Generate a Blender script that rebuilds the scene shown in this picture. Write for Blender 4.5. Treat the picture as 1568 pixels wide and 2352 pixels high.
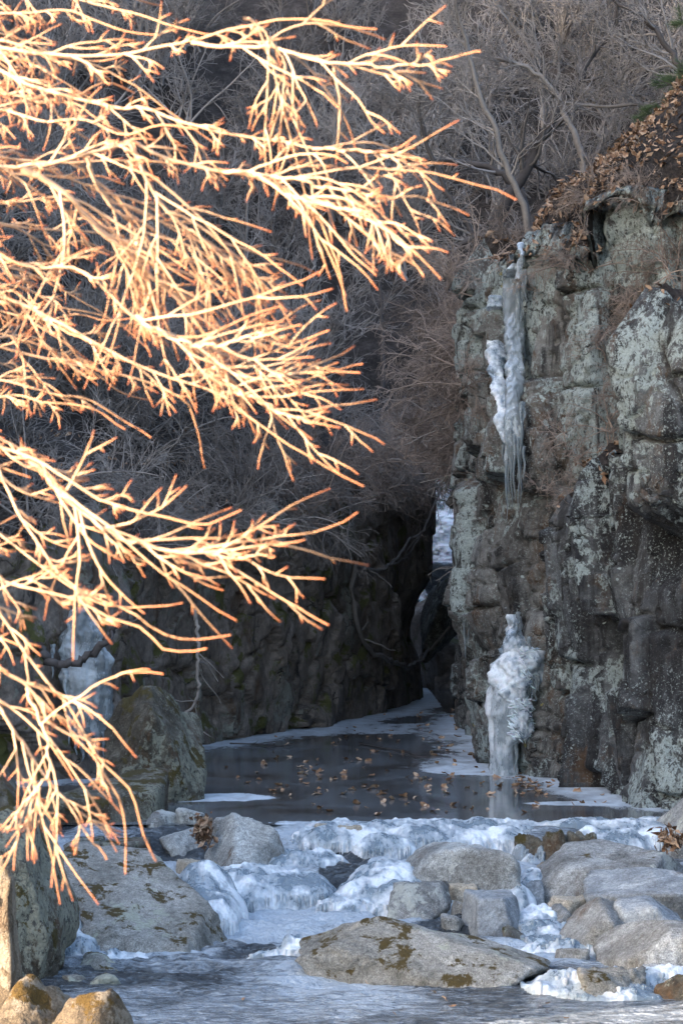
import bpy, bmesh, math, random
import numpy as np

# ------------------------------------------------------------------ camera, sky, sun, exposure
for _o in list(bpy.data.objects):
    bpy.data.objects.remove(_o, do_unlink=True)
SC = bpy.context.scene
COL = SC.collection
CAMZ, F, CX, HZ = 2.5, 5552.0, 784.0, 1320.0     # photo measured at 1568 x 2352

cam = bpy.data.cameras.new('camera')
cam.sensor_fit = 'HORIZONTAL'; cam.sensor_width = 24.0
cam.lens = 24.0 * F / 1568.0
cam.shift_y = (HZ - 1176.0) / 1568.0
cam.clip_start = 0.1; cam.clip_end = 2000
cam.dof.use_dof = True; cam.dof.focus_distance = 26.0; cam.dof.aperture_fstop = 12.0
camo = bpy.data.objects.new('camera', cam); COL.objects.link(camo)
camo.location = (0, 0, CAMZ); camo.rotation_euler = (math.radians(90), 0, 0)
SC.camera = camo

SUN_EL = math.radians(16.0)
SUN_AZ = (-0.93, -0.37)                            # horizontal direction TOWARDS the sun
_l = math.hypot(*SUN_AZ); SUN_AZ = (SUN_AZ[0]/_l, SUN_AZ[1]/_l)
w = bpy.data.worlds.new('World'); SC.world = w; w.use_nodes = True
nt = w.node_tree; nt.nodes.clear()
sky = nt.nodes.new('ShaderNodeTexSky'); sky.sky_type = 'NISHITA'; sky.sun_disc = False
sky.sun_elevation = SUN_EL; sky.sun_rotation = math.atan2(SUN_AZ[0], SUN_AZ[1])
sky.dust_density = 3.0; sky.ozone_density = 0.4; sky.air_density = 0.8
bg = nt.nodes.new('ShaderNodeBackground'); bg.inputs[1].default_value = 0.15
wo = nt.nodes.new('ShaderNodeOutputWorld')
nt.links.new(sky.outputs[0], bg.inputs[0]); nt.links.new(bg.outputs[0], wo.inputs[0])

sun = bpy.data.lights.new('sun', 'SUN'); sun.energy = 3.9; sun.angle = math.radians(0.5)
sun.color = (1.0, 0.83, 0.68)
suno = bpy.data.objects.new('sun', sun); COL.objects.link(suno)
from mathutils import Vector, Matrix
_sd = Vector((-SUN_AZ[0]*math.cos(SUN_EL), -SUN_AZ[1]*math.cos(SUN_EL), -math.sin(SUN_EL)))
suno.rotation_euler = _sd.to_track_quat('-Z', 'Y').to_euler()
suno.location = (-30, -10, 30)

vs = SC.view_settings
vs.view_transform = 'Standard'; vs.look = 'None'; vs.gamma = 1.0; vs.use_curve_mapping = False
vs.exposure = 2.5
SC.cycles.max_bounces = 6; SC.cycles.diffuse_bounces = 3; SC.cycles.glossy_bounces = 3
SC.cycles.transmission_bounces = 4; SC.cycles.use_denoising = True
SC.cycles.caustics_reflective = False; SC.cycles.caustics_refractive = False

def P(vx, vy, Y):
    return np.array(((vx-CX)/F*Y, Y, CAMZ-(vy-HZ)/F*Y))
def X(vx, Y): return (vx-CX)/F*Y
def Z(vy, Y): return CAMZ-(vy-HZ)/F*Y
def YZ(vy, z): return (CAMZ-z)*F/(vy-HZ)

# ------------------------------------------------------------------ numpy noise
def _h(ix, iy, iz, s):
    n = (ix.astype(np.int64)*374761393 + iy.astype(np.int64)*668265263 + iz.astype(np.int64)*2147483647 + s*974634777) & 0xFFFFFFFF
    n = ((n ^ (n >> 13)) * 1274126177) & 0xFFFFFFFF
    n = ((n ^ (n >> 16)) * 2246822519) & 0xFFFFFFFF
    n = n ^ (n >> 15)
    return n.astype(np.float64) / 4294967295.0
def vnoise(p, s=0):
    i = np.floor(p).astype(np.int64); f = p - i
    u = f*f*f*(f*(f*6-15)+10)
    x, y, z = i[:, 0], i[:, 1], i[:, 2]
    r = 0
    for a in (0, 1):
        wa = u[:, 0] if a else 1-u[:, 0]
        for b in (0, 1):
            wb = u[:, 1] if b else 1-u[:, 1]
            for c in (0, 1):
                wc = u[:, 2] if c else 1-u[:, 2]
                r = r + wa*wb*wc*_h(x+a, y+b, z+c, s)
    return r*2-1
def fbm(p, oc=4, s=0, gain=.5):
    r = 0; a = 1.0; t = 0
    for k in range(oc):
        r = r + a*vnoise(p*(2.03**k)+k*17.3, s+k); t += a; a *= gain
    return r/t
def voro(p, s=0):
    i = np.floor(p).astype(np.int64); n = len(p)
    f1 = np.full(n, 9.0); f2 = np.full(n, 9.0); cid = np.zeros(n); off = np.zeros((n, 3))
    for a in (-1, 0, 1):
        for b in (-1, 0, 1):
            for c in (-1, 0, 1):
                cx, cy, cz = i[:, 0]+a, i[:, 1]+b, i[:, 2]+c
                q = np.stack((cx+_h(cx, cy, cz, s), cy+_h(cx, cy, cz, s+1), cz+_h(cx, cy, cz, s+2)), 1)
                d = np.linalg.norm(p-q, axis=1)
                m = d < f1
                f2 = np.where(m, f1, np.minimum(f2, d))
                cid = np.where(m, _h(cx, cy, cz, s+3), cid)
                off = np.where(m[:, None], p-q, off)
                f1 = np.where(m, d, f1)
    return f1, f2, cid, off
def sstep(a, b, x):
    t = np.clip((x-a)/(b-a), 0, 1); return t*t*(3-2*t)
def blocky(pos, size, amp, seed, warp=.25, crack=.06, cw=.07, tilt=.8):
    q = pos/np.array(size)
    q = q + warp*np.stack([fbm(q*1.7, 3, seed+k*11) for k in range(3)], 1)
    f1, f2, cid, off = voro(q, seed)
    tv = np.stack([np.sin(cid*k)*1.0 for k in (91.7, 57.3, 133.1)], 1)
    o = (cid*2-1)*amp + (off*tv).sum(1)*amp*tilt
    return o - crack*(1-sstep(0, cw, f2-f1))

def joint_blocks(u, z, p, seed, wu, wz, amp, crack, cw=.045, shear=.12, tilt=1.0):
    # rectangular jointing: columns with their own bedding breaks, each block standing proud or set back
    uu = u+shear*z+.22*fbm(p*.8, 3, seed)*wu+.05*fbm(p*4, 3, seed+1)
    a = uu/wu; c = np.floor(a); fu = a-c; zero = np.zeros_like(c)
    hc = _h(c, zero, zero, seed); wz_ = wz*(.6+.9*hc)
    zz = z+3*_h(c, zero, zero, seed+1)+(hc-.5)*.5*(fu-.5)*wu+.06*fbm(p*3, 3, seed+2)
    b_ = zz/wz_; r = np.floor(b_); fz = b_-r
    i1, i2, i3 = _h(c, r, zero, seed+5), _h(c, r, zero, seed+6), _h(c, r, zero, seed+7)
    e = np.minimum(np.minimum(fu, 1-fu)*wu, np.minimum(fz, 1-fz)*wz_)
    open_ = .2+.8*_h(c, r, zero, seed+8)**2
    return (i1*2-1)*amp+(i2*2-1)*(fu-.5)*amp*tilt*1.4+(i3*2-1)*(fz-.5)*amp*tilt*1.4-crack*open_*(1-sstep(0, cw, e))

# ------------------------------------------------------------------ mesh helpers
def mesh_np(name, v, f, smooth=True, attrs=None):
    """f: array (n,k) of indices (one k), or list of such arrays"""
    me = bpy.data.meshes.new(name)
    fl = f if isinstance(f, list) else [f]
    fl = [np.asarray(a, dtype=np.int32) for a in fl if len(a)]
    v = np.asarray(v, dtype=np.float32)
    me.vertices.add(len(v)); me.vertices.foreach_set('co', v.ravel())
    li = np.concatenate([a.ravel() for a in fl])
    lt = np.concatenate([np.full(len(a), a.shape[1], dtype=np.int32) for a in fl])
    ls = np.concatenate(([0], np.cumsum(lt)[:-1])).astype(np.int32)
    me.loops.add(len(li)); me.loops.foreach_set('vertex_index', li)
    me.polygons.add(len(lt)); me.polygons.foreach_set('loop_start', ls); me.polygons.foreach_set('loop_total', lt)
    if smooth: me.polygons.foreach_set('use_smooth', np.ones(len(lt), dtype=bool))
    if attrs:
        for k, a in attrs.items():
            at = me.attributes.new(k, 'FLOAT', 'POINT'); at.data.foreach_set('value', np.asarray(a, dtype=np.float32))
    me.update(calc_edges=True); me.validate()
    return me
def obj(name, me, m=None, parent=None, loc=None):
    o = bpy.data.objects.new(name, me); COL.objects.link(o)
    if m is not None and me is not None:
        if len(me.materials) == 0: me.materials.append(m)
        elif me.materials[0] is None: me.materials[0] = m
    if parent is not None: o.parent = parent
    if loc is not None: o.location = loc
    return o
def tag(o, label=None, cat=None, group=None, kind=None):
    if label: o['label'] = label
    if cat: o['category'] = cat
    if group: o['group'] = group
    if kind: o['kind'] = kind
    return o
def empty(name, loc=(0, 0, 0)):
    o = bpy.data.objects.new(name, None); COL.objects.link(o); o.location = loc; o.empty_display_size = .1
    return o
def grid_faces(nu, nv):
    a = np.arange(nu*nv).reshape(nu, nv)
    return np.stack((a[:-1, :-1].ravel(), a[1:, :-1].ravel(), a[1:, 1:].ravel(), a[:-1, 1:].ravel()), 1)

# ------------------------------------------------------------------ materials
class NB:
    def __init__(s, name):
        s.m = bpy.data.materials.new(name); s.m.use_nodes = True
        s.t = s.m.node_tree; s.t.nodes.clear()
        s.out = s.n('ShaderNodeOutputMaterial'); s.b = s.n('ShaderNodeBsdfPrincipled')
        s.t.links.new(s.b.outputs[0], s.out.inputs[0])
        s.pos = s.n('ShaderNodeNewGeometry').outputs['Position']
    def n(s, t): return s.t.nodes.new(t)
    def set(s, sock, v):
        if hasattr(v, 'links') or isinstance(v, bpy.types.NodeSocket): s.t.links.new(v, sock)
        elif isinstance(v, (tuple, list)) and sock.type == 'RGBA': sock.default_value = tuple(v)+(1,)*(4-len(v))
        else: sock.default_value = v
    def inp(s, **k):
        names = dict(color='Base Color', rough='Roughness', normal='Normal', metal='Metallic', trans='Transmission Weight', ior='IOR', sss='Subsurface Weight', spec='Specular IOR Level', coat='Coat Weight', alpha='Alpha')
        for a, v in k.items(): s.set(s.b.inputs[names[a]], v)
        return s
    def scaled(s, sc, co=None):
        m = s.n('ShaderNodeMapping'); s.set(m.inputs['Vector'], co or s.pos); m.inputs['Scale'].default_value = sc
        return m.outputs[0]
    def noise(s, scale, detail=6, rough=.6, co=None, dist=0):
        n = s.n('ShaderNodeTexNoise'); s.set(n.inputs['Vector'], co or s.pos)
        n.inputs['Scale'].default_value = scale; n.inputs['Detail'].default_value = detail
        n.inputs['Roughness'].default_value = rough; n.inputs['Distortion'].default_value = dist
        return n.outputs[0]
    def voro(s, scale, co=None, feat='F1', out=0):
        n = s.n('ShaderNodeTexVoronoi'); s.set(n.inputs['Vector'], co or s.pos); n.feature = feat
        n.inputs['Scale'].default_value = scale
        return n.outputs[out]
    def ramp(s, fac, stops):
        r = s.n('ShaderNodeValToRGB'); s.set(r.inputs[0], fac)
        e = r.color_ramp.elements
        while len(e) < len(stops): e.new(0.5)
        for k, (p, c) in enumerate(stops):
            e[k].position = p; e[k].color = (tuple(c)+(1,)) if isinstance(c, (tuple, list)) else (c, c, c, 1)
        return r.outputs[0]
    def mix(s, fac, a, b, mode='MIX'):
        n = s.n('ShaderNodeMix'); n.data_type = 'RGBA'; n.blend_type = mode
        s.set(n.inputs[0], fac); s.set(n.inputs[6], a); s.set(n.inputs[7], b)
        return n.outputs[2]
    def math(s, op, a, b=0.0, clamp=False):
        n = s.n('ShaderNodeMath'); n.operation = op; n.use_clamp = clamp
        s.set(n.inputs[0], a); s.set(n.inputs[1], b)
        return n.outputs[0]
    def bump(s, h, strength=.5, dist=.02, normal=None):
        n = s.n('ShaderNodeBump'); s.set(n.inputs['Height'], h)
        n.inputs['Strength'].default_value = strength; n.inputs['Distance'].default_value = dist
        if normal: s.set(n.inputs['Normal'], normal)
        return n.outputs[0]
    def attr(s, name):
        n = s.n('ShaderNodeAttribute'); n.attribute_name = name; return n.outputs['Fac']
    def rnd(s): return s.n('ShaderNodeObjectInfo').outputs['Random']
    def normz(s):
        g = s.n('ShaderNodeNewGeometry'); x = s.n('ShaderNodeSeparateXYZ'); s.set(x.inputs[0], g.outputs['Normal']); return x.outputs[2]

def rock_mat(name, dark, mid, light, scale=1.0, lichen=0.0, lcol=(.42, .47, .43), spots=0.0, moss=0.0, mcol=(.06, .055, .015), rust=0.0, streak=0.0, rough=.85, bump=.6, grain=.5, spec=.35, yellow=0.0, spot_scale=5.0, crack=.3):
    b = NB(name)
    n1 = b.noise(1.1*scale, 9, .68, dist=.6)
    c = b.ramp(n1, [(.34, dark), (.5, mid), (.64, light)])
    n2 = b.noise(14*scale, 8, .7)
    c = b.mix(.75, c, b.ramp(n2, [(.28, .35), (.5, .95), (.72, 1.55)]), 'MULTIPLY')
    g = b.noise(95, 3, .6)
    c = b.mix(grain, c, b.ramp(g, [(.32, .45), (.5, 1.0), (.68, 1.6)]), 'MULTIPLY')
    if rust > 0:
        r = b.noise(2.3, 8, .7, b.scaled((1, 1, .55)), .4)
        c = b.mix(b.ramp(r, [(.62-rust*.25, 0.0), (.72-rust*.25, .85)]), c, b.mix(n2, (.045, .028, .016), (.16, .09, .045)))
    if streak > 0:
        sn = b.noise(2.6, 7, .62, b.scaled((1, 1, .16)), .25)
        c = b.mix(b.ramp(sn, [(.66-streak*.3, 0.0), (.76-streak*.3, .9)]), c, (.014, .014, .016))
    if lichen > 0:
        zone = b.noise(.75, 3, .55, b.scaled((1, 1, .7)))
        ln = b.noise(7.5, 10, .74, b.scaled((1, 1, .8)), .3)
        lm = b.math('ADD', b.math('MULTIPLY', ln, .75), b.math('MULTIPLY', zone, .85))
        lf = b.ramp(lm, [(.955-lichen*.35, 0.0), (.985-lichen*.35, 1.0)])
        lc = b.mix(b.noise(4.0, 3, .5), lcol, tuple(x*.72 for x in lcol))
        c = b.mix(lf, c, b.mix(.7, lc, b.ramp(b.noise(40, 5, .7), [(.3, .55), (.65, 1.25)]), 'MULTIPLY'))
        if lichen > .3:
            spk = b.math('MULTIPLY', b.ramp(b.noise(34, 5, .75, None, .3), [(.565, 0.0), (.60, .9)]), b.ramp(b.noise(1.1, 3, .5), [(.40, .15), (.6, 1.0)]))
            c = b.mix(spk, c, tuple(x*.95 for x in lcol))
            gap = b.math('MULTIPLY', b.ramp(b.noise(22, 6, .75, b.scaled((1, 1, .6)), .4), [(.53, 0.0), (.58, .9)]), lf)
            c = b.mix(gap, c, (.045, .045, .045))
    if streak > .4:
        s2 = b.noise(3.4, 8, .68, b.scaled((1, 1, .13)), .35)
        c = b.mix(b.ramp(s2, [(.60-streak*.08, 0.0), (.67-streak*.08, .88)]), c, b.mix(n2, (.012, .012, .014), (.05, .046, .042)))
    if spots > 0:
        wp = b.n('ShaderNodeVectorMath'); wp.operation = 'ADD'
        nn = b.n('ShaderNodeTexNoise'); nn.inputs['Scale'].default_value = 9; nn.inputs['Detail'].default_value = 6; b.set(nn.inputs['Vector'], b.pos)
        sc_ = b.n('ShaderNodeVectorMath'); sc_.operation = 'SCALE'; b.set(sc_.inputs[0], nn.outputs['Color']); sc_.inputs['Scale'].default_value = .16
        b.set(wp.inputs[0], b.pos); b.set(wp.inputs[1], sc_.outputs[0])
        vd = b.voro(spot_scale, wp.outputs[0]); vc = b.voro(spot_scale, wp.outputs[0], out=1)
        sep = b.n('ShaderNodeSeparateColor'); b.set(sep.inputs[0], vc)
        rad = b.math('MULTIPLY', b.math('SUBTRACT', sep.outputs[0], 1-spots), .55)
        sf = b.ramp(b.math('SUBTRACT', rad, vd), [(.0, 0.0), (.03, 1.0)])
        spc = b.mix(b.ramp(sep.outputs[1], [(.80, 0.0), (.82, 1.0)]), lcol, (.30, .26, .10)) if yellow else lcol
        c = b.mix(sf, c, b.mix(.6, spc, b.ramp(b.noise(60, 4, .7), [(.3, .5), (.65, 1.2)]), 'MULTIPLY'))
    if moss > 0:
        mn = b.noise(2.6*scale, 9, .7, dist=.3)
        mm = b.math('ADD', mn, b.math('MULTIPLY', b.normz(), .07))
        mf = b.ramp(mm, [(.72-moss*.25, 0.0), (.755-moss*.25, 1.0)])
        c = b.mix(mf, c, b.mix(b.noise(55, 4, .7), tuple(x*.4 for x in mcol), tuple(x*1.6 for x in mcol)))
    dn = b.n('ShaderNodeTexNoise'); dn.inputs['Scale'].default_value = 1.7; dn.inputs['Detail'].default_value = 5; b.set(dn.inputs['Vector'], b.pos)
    dv = b.n('ShaderNodeVectorMath'); dv.operation = 'SCALE'; b.set(dv.inputs[0], dn.outputs['Color']); dv.inputs['Scale'].default_value = 1.1
    da = b.n('ShaderNodeVectorMath'); da.operation = 'ADD'; b.set(da.inputs[0], b.pos); b.set(da.inputs[1], dv.outputs[0])
    ck = b.voro(1.5*scale, da.outputs[0], 'DISTANCE_TO_EDGE')
    ckf = b.math('MULTIPLY', b.ramp(ck, [(.002, 1.0), (.014, 0.0)]), b.ramp(b.noise(1.4, 3, .5), [(.50, 0.0), (.60, crack)]))
    c = b.mix(ckf, c, (.02, .018, .016))
    h = b.math('ADD', b.math('MULTIPLY', b.noise(16*scale, 10, .68), 1.0), b.math('MULTIPLY', b.noise(70, 5, .65), .35))
    b.inp(color=c, rough=rough, normal=b.bump(b.math('SUBTRACT', h, b.math('MULTIPLY', ckf, .8)), bump, .05), spec=spec)
    return b.m

M = {}
M['granite'] = rock_mat('granite', (.12, .12, .112), (.26, .265, .26), (.43, .445, .445), 1.5, lichen=.20, lcol=(.5, .52, .48), moss=.10, mcol=(.075, .055, .015), rust=.12, bump=.7, grain=.8)
M['granite_clean'] = rock_mat('granite_clean', (.18, .183, .178), (.34, .353, .347), (.53, .555, .55), 1.9, lichen=.16, lcol=(.58, .6, .57), bump=.7, grain=.8, rust=.12)
M['granite_moss'] = rock_mat('granite_moss', (.15, .147, .13), (.28, .275, .25), (.39, .385, .36), 1.4, lichen=.22, lcol=(.46, .48, .40), moss=.46, mcol=(.07, .05, .014), bump=.75, grain=.8, yellow=1, spots=.25, spot_scale=7)
M['granite_warm'] = rock_mat('granite_warm', (.26, .22, .16), (.42, .37, .29), (.55, .49, .40), 2, bump=.6, grain=.8)
M['granite_blue'] = rock_mat('granite_blue', (.15, .165, .18), (.29, .315, .335), (.46, .49, .51), 2.4, bump=.5, grain=.45, rust=.05)
M['dark_boulder'] = rock_mat('dark_boulder', (.05, .046, .037), (.115, .108, .092), (.21, .20, .175), 1.5, lichen=.38, lcol=(.33, .34, .28), moss=.50, mcol=(.055, .048, .014), rust=.32, bump=.8, grain=.5)
M['mossy_dark'] = rock_mat('mossy_dark', (.05, .042, .030), (.11, .096, .072), (.20, .185, .15), 1.4, lichen=.34, lcol=(.31, .31, .24), spots=.25, moss=.56, mcol=(.075, .058, .016), rust=.42, bump=.9, grain=.5)
M['cliff'] = rock_mat('cliff', (.065, .060, .055), (.15, .145, .135), (.26, .26, .245), .9, lichen=.46, lcol=(.41, .47, .45), spots=.42, moss=.12, mcol=(.07, .05, .02), rust=.40, streak=.44, bump=.9, grain=.3, yellow=1, crack=.9)
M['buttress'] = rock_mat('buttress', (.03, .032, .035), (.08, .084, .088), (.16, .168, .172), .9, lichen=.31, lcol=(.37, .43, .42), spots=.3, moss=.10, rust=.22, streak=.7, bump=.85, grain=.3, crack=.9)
M['wet_wall'] = rock_mat('wet_wall', (.10, .080, .064), (.22, .182, .152), (.34, .29, .25), .8, lichen=.14, lcol=(.30, .30, .25), moss=.64, mcol=(.10, .098, .026), rust=.3, streak=.30, rough=.62, bump=.8, grain=.3, spec=.45, crack=.9)
M['sun_rock'] = rock_mat('sun_rock', (.07, .05, .03), (.13, .098, .062), (.21, .165, .115), 1.9, lichen=.22, lcol=(.28, .235, .175), moss=.56, mcol=(.09, .052, .008), rust=.25, bump=.8, grain=.7)

def soil_mat():
    b = NB('forest_floor')
    n = b.noise(1.5, 10, .7)
    c = b.ramp(n, [(.3, (.03, .026, .024)), (.5, (.07, .06, .055)), (.7, (.15, .13, .12))])
    c = b.mix(.8, c, b.ramp(b.noise(16, 8, .75), [(.3, .4), (.7, 1.6)]), 'MULTIPLY')
    b.inp(color=c, rough=.95, spec=.15, normal=b.bump(b.noise(7, 10, .75), 1.0, .25)); return b.m
M['soil'] = soil_mat()
def bark_mat(name, a, c2, var=.5, scale=30, rough=.85):
    b = NB(name)
    c = b.mix(b.noise(scale, 5, .65), a, c2)
    k = b.math('ADD', b.math('MULTIPLY', b.rnd(), var), 1-var*.5)
    cc = b.n('ShaderNodeVectorMath'); cc.operation = 'SCALE'; b.set(cc.inputs[0], c); b.set(cc.inputs['Scale'], k)
    b.inp(color=cc.outputs[0], rough=rough, spec=.25); return b.m
M['twig_grey'] = bark_mat('twig_grey', (.12, .105, .095), (.42, .38, .35), .9)
M['twig_brown'] = bark_mat('twig_brown', (.13, .10, .083), (.44, .355, .30), .8)
M['bark_dark'] = bark_mat('bark_dark', (.05, .044, .042), (.13, .115, .11), .6, 14)
M['bark_pale'] = bark_mat('bark_pale', (.16, .14, .125), (.32, .29, .265), .4, 20)
M['straw'] = bark_mat('straw', (.30, .20, .12), (.5, .37, .25), .5)
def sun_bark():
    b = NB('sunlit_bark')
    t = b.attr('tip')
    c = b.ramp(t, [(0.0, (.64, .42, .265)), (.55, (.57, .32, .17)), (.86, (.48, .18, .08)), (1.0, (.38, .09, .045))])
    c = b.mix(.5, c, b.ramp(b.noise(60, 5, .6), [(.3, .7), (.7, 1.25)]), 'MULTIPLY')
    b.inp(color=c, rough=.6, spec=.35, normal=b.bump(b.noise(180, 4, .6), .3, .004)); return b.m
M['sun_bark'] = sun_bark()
def leaf_mat(name, a, c2, c3):
    b = NB(name)
    oi = b.math('FRACT', b.math('ADD', b.rnd(), b.math('MULTIPLY', b.noise(9, 1, .5), 3.0)))
    c = b.ramp(oi, [(.1, a), (.5, c2), (.9, c3)])
    c = b.mix(.5, c, b.ramp(b.noise(90, 4, .6), [(.3, .6), (.7, 1.3)]), 'MULTIPLY')
    b.inp(color=c, rough=.75, spec=.3); return b.m
M['leaf'] = leaf_mat('dry_leaf', (.15, .08, .042), (.32, .19, .11), (.52, .39, .28))
M['litter'] = leaf_mat('leaf_litter', (.10, .058, .034), (.22, .125, .075), (.40, .29, .205))
def pine_mat():
    b = NB('pine_needles'); b.inp(color=b.mix(b.noise(20, 3), (.03, .06, .02), (.09, .13, .045)), rough=.6); return b.m
M['pine'] = pine_mat()

def ice_mat(name, clear, white, thr=.5, fl=(6, 6, 1.2), trans=.35, rough=.22, bump=.5):
    b = NB(name)
    n = b.noise(2.2, 7, .65, b.scaled((1.3, 1.3, .6)), .3)
    f = b.ramp(b.math('ADD', b.math('MULTIPLY', n, .75), b.math('MULTIPLY', b.noise(13, 8, .7, b.scaled(fl)), .25)), [(thr-.06, 0.0), (thr+.06, 1.0)])
    fine = b.noise(30, 6, .7)
    c = b.mix(f, clear, white)
    c = b.mix(.35, c, b.ramp(fine, [(.3, .6), (.6, 1.1)]), 'MULTIPLY')
    h = b.math('ADD', b.noise(9, 6, .65, b.scaled(fl)), b.math('MULTIPLY', fine, .35))
    b.inp(color=c, rough=b.mix(f, (rough,)*3, (.55,)*3), normal=b.bump(h, bump, .03), ior=1.31, spec=.6,
          trans=b.math('MULTIPLY', b.math('SUBTRACT', 1.0, f), trans), sss=.25)
    b.b.inputs['Subsurface Radius'].default_value = (.04, .06, .08); b.b.inputs['Subsurface Scale'].default_value = 1.0
    return b.m
M['ice_fall'] = ice_mat('icefall_ice', (.40, .46, .50), (.74, .79, .83), .5)
M['ice_clear'] = ice_mat('clear_ice', (.36, .42, .45), (.60, .66, .70), .58, trans=.5, rough=.12)
M['ice_stream'] = ice_mat('stream_ice', (.33, .42, .50), (.82, .87, .91), .50, fl=(1.6, .4, 1), trans=.4, rough=.25, bump=.9)
M['ice_wall'] = ice_mat('wall_ice', (.28, .32, .34), (.50, .55, .58), .52)
def snow_mat():
    b = NB('snow'); b.inp(color=b.mix(b.noise(3, 6, .6), (.68, .76, .84), (.86, .89, .92)), rough=.8, normal=b.bump(b.noise(6, 8, .6), .5, .1), sss=.2); return b.m
M['snow'] = snow_mat()

def pool_mat():
    b = NB('pool_ice')
    fr = b.attr('frost_light')
    fn = b.noise(5, 9, .72, b.scaled((1, .45, 1)), .4)
    f = b.ramp(b.math('ADD', b.math('MULTIPLY', fr, .8), b.math('MULTIPLY', b.math('SUBTRACT', fn, .5), 1.3)), [(.34, 0.0), (.86, 1.0)])
    veil = b.ramp(b.noise(1.3, 8, .68, b.scaled((.5, .3, 1)), .8), [(.34, 0.0), (.66, .85)])
    dark = b.mix(b.noise(1.1, 6, .6), (.030, .024, .020), (.075, .060, .050))
    c = b.mix(veil, dark, (.21, .245, .275))
    sp = b.ramp(b.noise(45, 4, .7, b.scaled((1, .5, 1))), [(.70, 0.0), (.76, .7)])
    c = b.mix(sp, c, (.4, .45, .5))
    c = b.mix(f, c, b.mix(b.noise(12, 6, .7), (.45, .53, .61), (.74, .80, .85)))
    r = b.mix(f, b.mix(veil, (.06,)*3, (.16,)*3), (.6,)*3)
    b.inp(color=c, rough=r, ior=1.33, spec=.55, normal=b.bump(b.math('ADD', b.math('MULTIPLY', b.noise(3.0, 4, .5, b.scaled((1, .6, 1))), .5), b.math('MULTIPLY', b.math('MULTIPLY', f, 1.0), b.noise(40, 6, .7))), .12, .02))
    return b.m
M['pool'] = pool_mat()
def water_mat():
    b = NB('running_water')
    fr = b.attr('frost_light')  # foam and thin ice, plus sky reflection painted as colour
    fn = b.noise(9, 9, .78, b.scaled((.55, 1.2, 1)), 1.1)
    f = b.ramp(b.math('ADD', fr, b.math('MULTIPLY', b.math('SUBTRACT', fn, .5), .9)), [(.46, 0.0), (.74, .85)])
    dark = b.mix(b.noise(1.5, 5, .6), (.014, .022, .032), (.05, .058, .066))
    c = b.mix(f, dark, b.mix(b.noise(18, 6, .7), (.36, .46, .56), (.80, .86, .92)))
    h = b.math('ADD', b.noise(6, 5, .65, b.scaled((.7, 1.3, 1)), 1.0), b.math('MULTIPLY', b.noise(26, 4, .6, b.scaled((1, .7, 1)), .5), .4))
    b.inp(color=c, rough=b.mix(f, (.05,)*3, (.45,)*3), ior=1.33, spec=.6, normal=b.bump(h, 1.0, .09)); return b.m
M['water'] = water_mat()

# ------------------------------------------------------------------ terrain
LWALL = np.array([(-16, 22.5), (-9, 25.2), (-6, 27), (-4.4, 28.6), (-3.6, 29.7), (-3.15, 30.8), (-2.75, 33), (-2.2, 35.2), (-0.8, 39), (0.6, 43.5), (1.36, 46.8), (1.62, 48.6), (1.60, 50.4), (.5, 52.2), (-1.6, 54.5), (-3.5, 58)], float)
RWALL = np.array([(8.5, 60), (6.2, 56), (4.2, 53), (2.9, 51), (2.55, 48), (2.2, 41.5), (2.02, 39.2), (2.2, 37.8), (2.1, 34), (1.95, 31.4), (2.12, 30.6), (2.75, 29.4), (3.6, 28.9), (5.2, 27.4), (9, 26), (16, 24.5)], float)
BUTT = np.array([(2.72, 30.2), (2.76, 28.5), (3.0, 27.6), (3.5, 25.95), (4.3, 25.4), (6.0, 25.3), (9, 25.0)], float)

def xl(y): return np.interp(y, [-40, 2, 10, 15, 20, 24, 27, 28.6, 29.7, 30.8, 33, 35.2, 39, 43.5, 46.8, 48.6, 50.4, 52.2, 54.5, 58, 66, 140], [-7, -4.5, -4.0, -3.6, -3.4, -4.2, -6, -4.4, -3.6, -3.15, -2.75, -2.2, -.8, .6, 1.25, 1.45, 1.4, .4, -1.6, -2.5, 1.2, 1.0])
def xr(y): return np.interp(y, [-40, 10, 17, 22, 25, 26, 27.4, 28.9, 29.4, 30.6, 37, 38.9, 48, 51, 53, 56, 58, 66, 140], [7, 5.2, 4.6, 4.6, 7, 8, 5.4, 3.8, 3.0, 2.4, 2.4, 2.3, 2.7, 2.9, 4.2, 6.2, 6.5, 2.4, 2.2])
def hill_end(x, y):
    # signed distance past the line, parallel to the sun's azimuth, where the unseen ridge's near end is cut to bound its shade
    nx, ny = -SUN_AZ[1], SUN_AZ[0]
    if ny < 0: nx, ny = -nx, -ny
    return (x+2.05)*nx + (y-14.1)*ny
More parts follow.
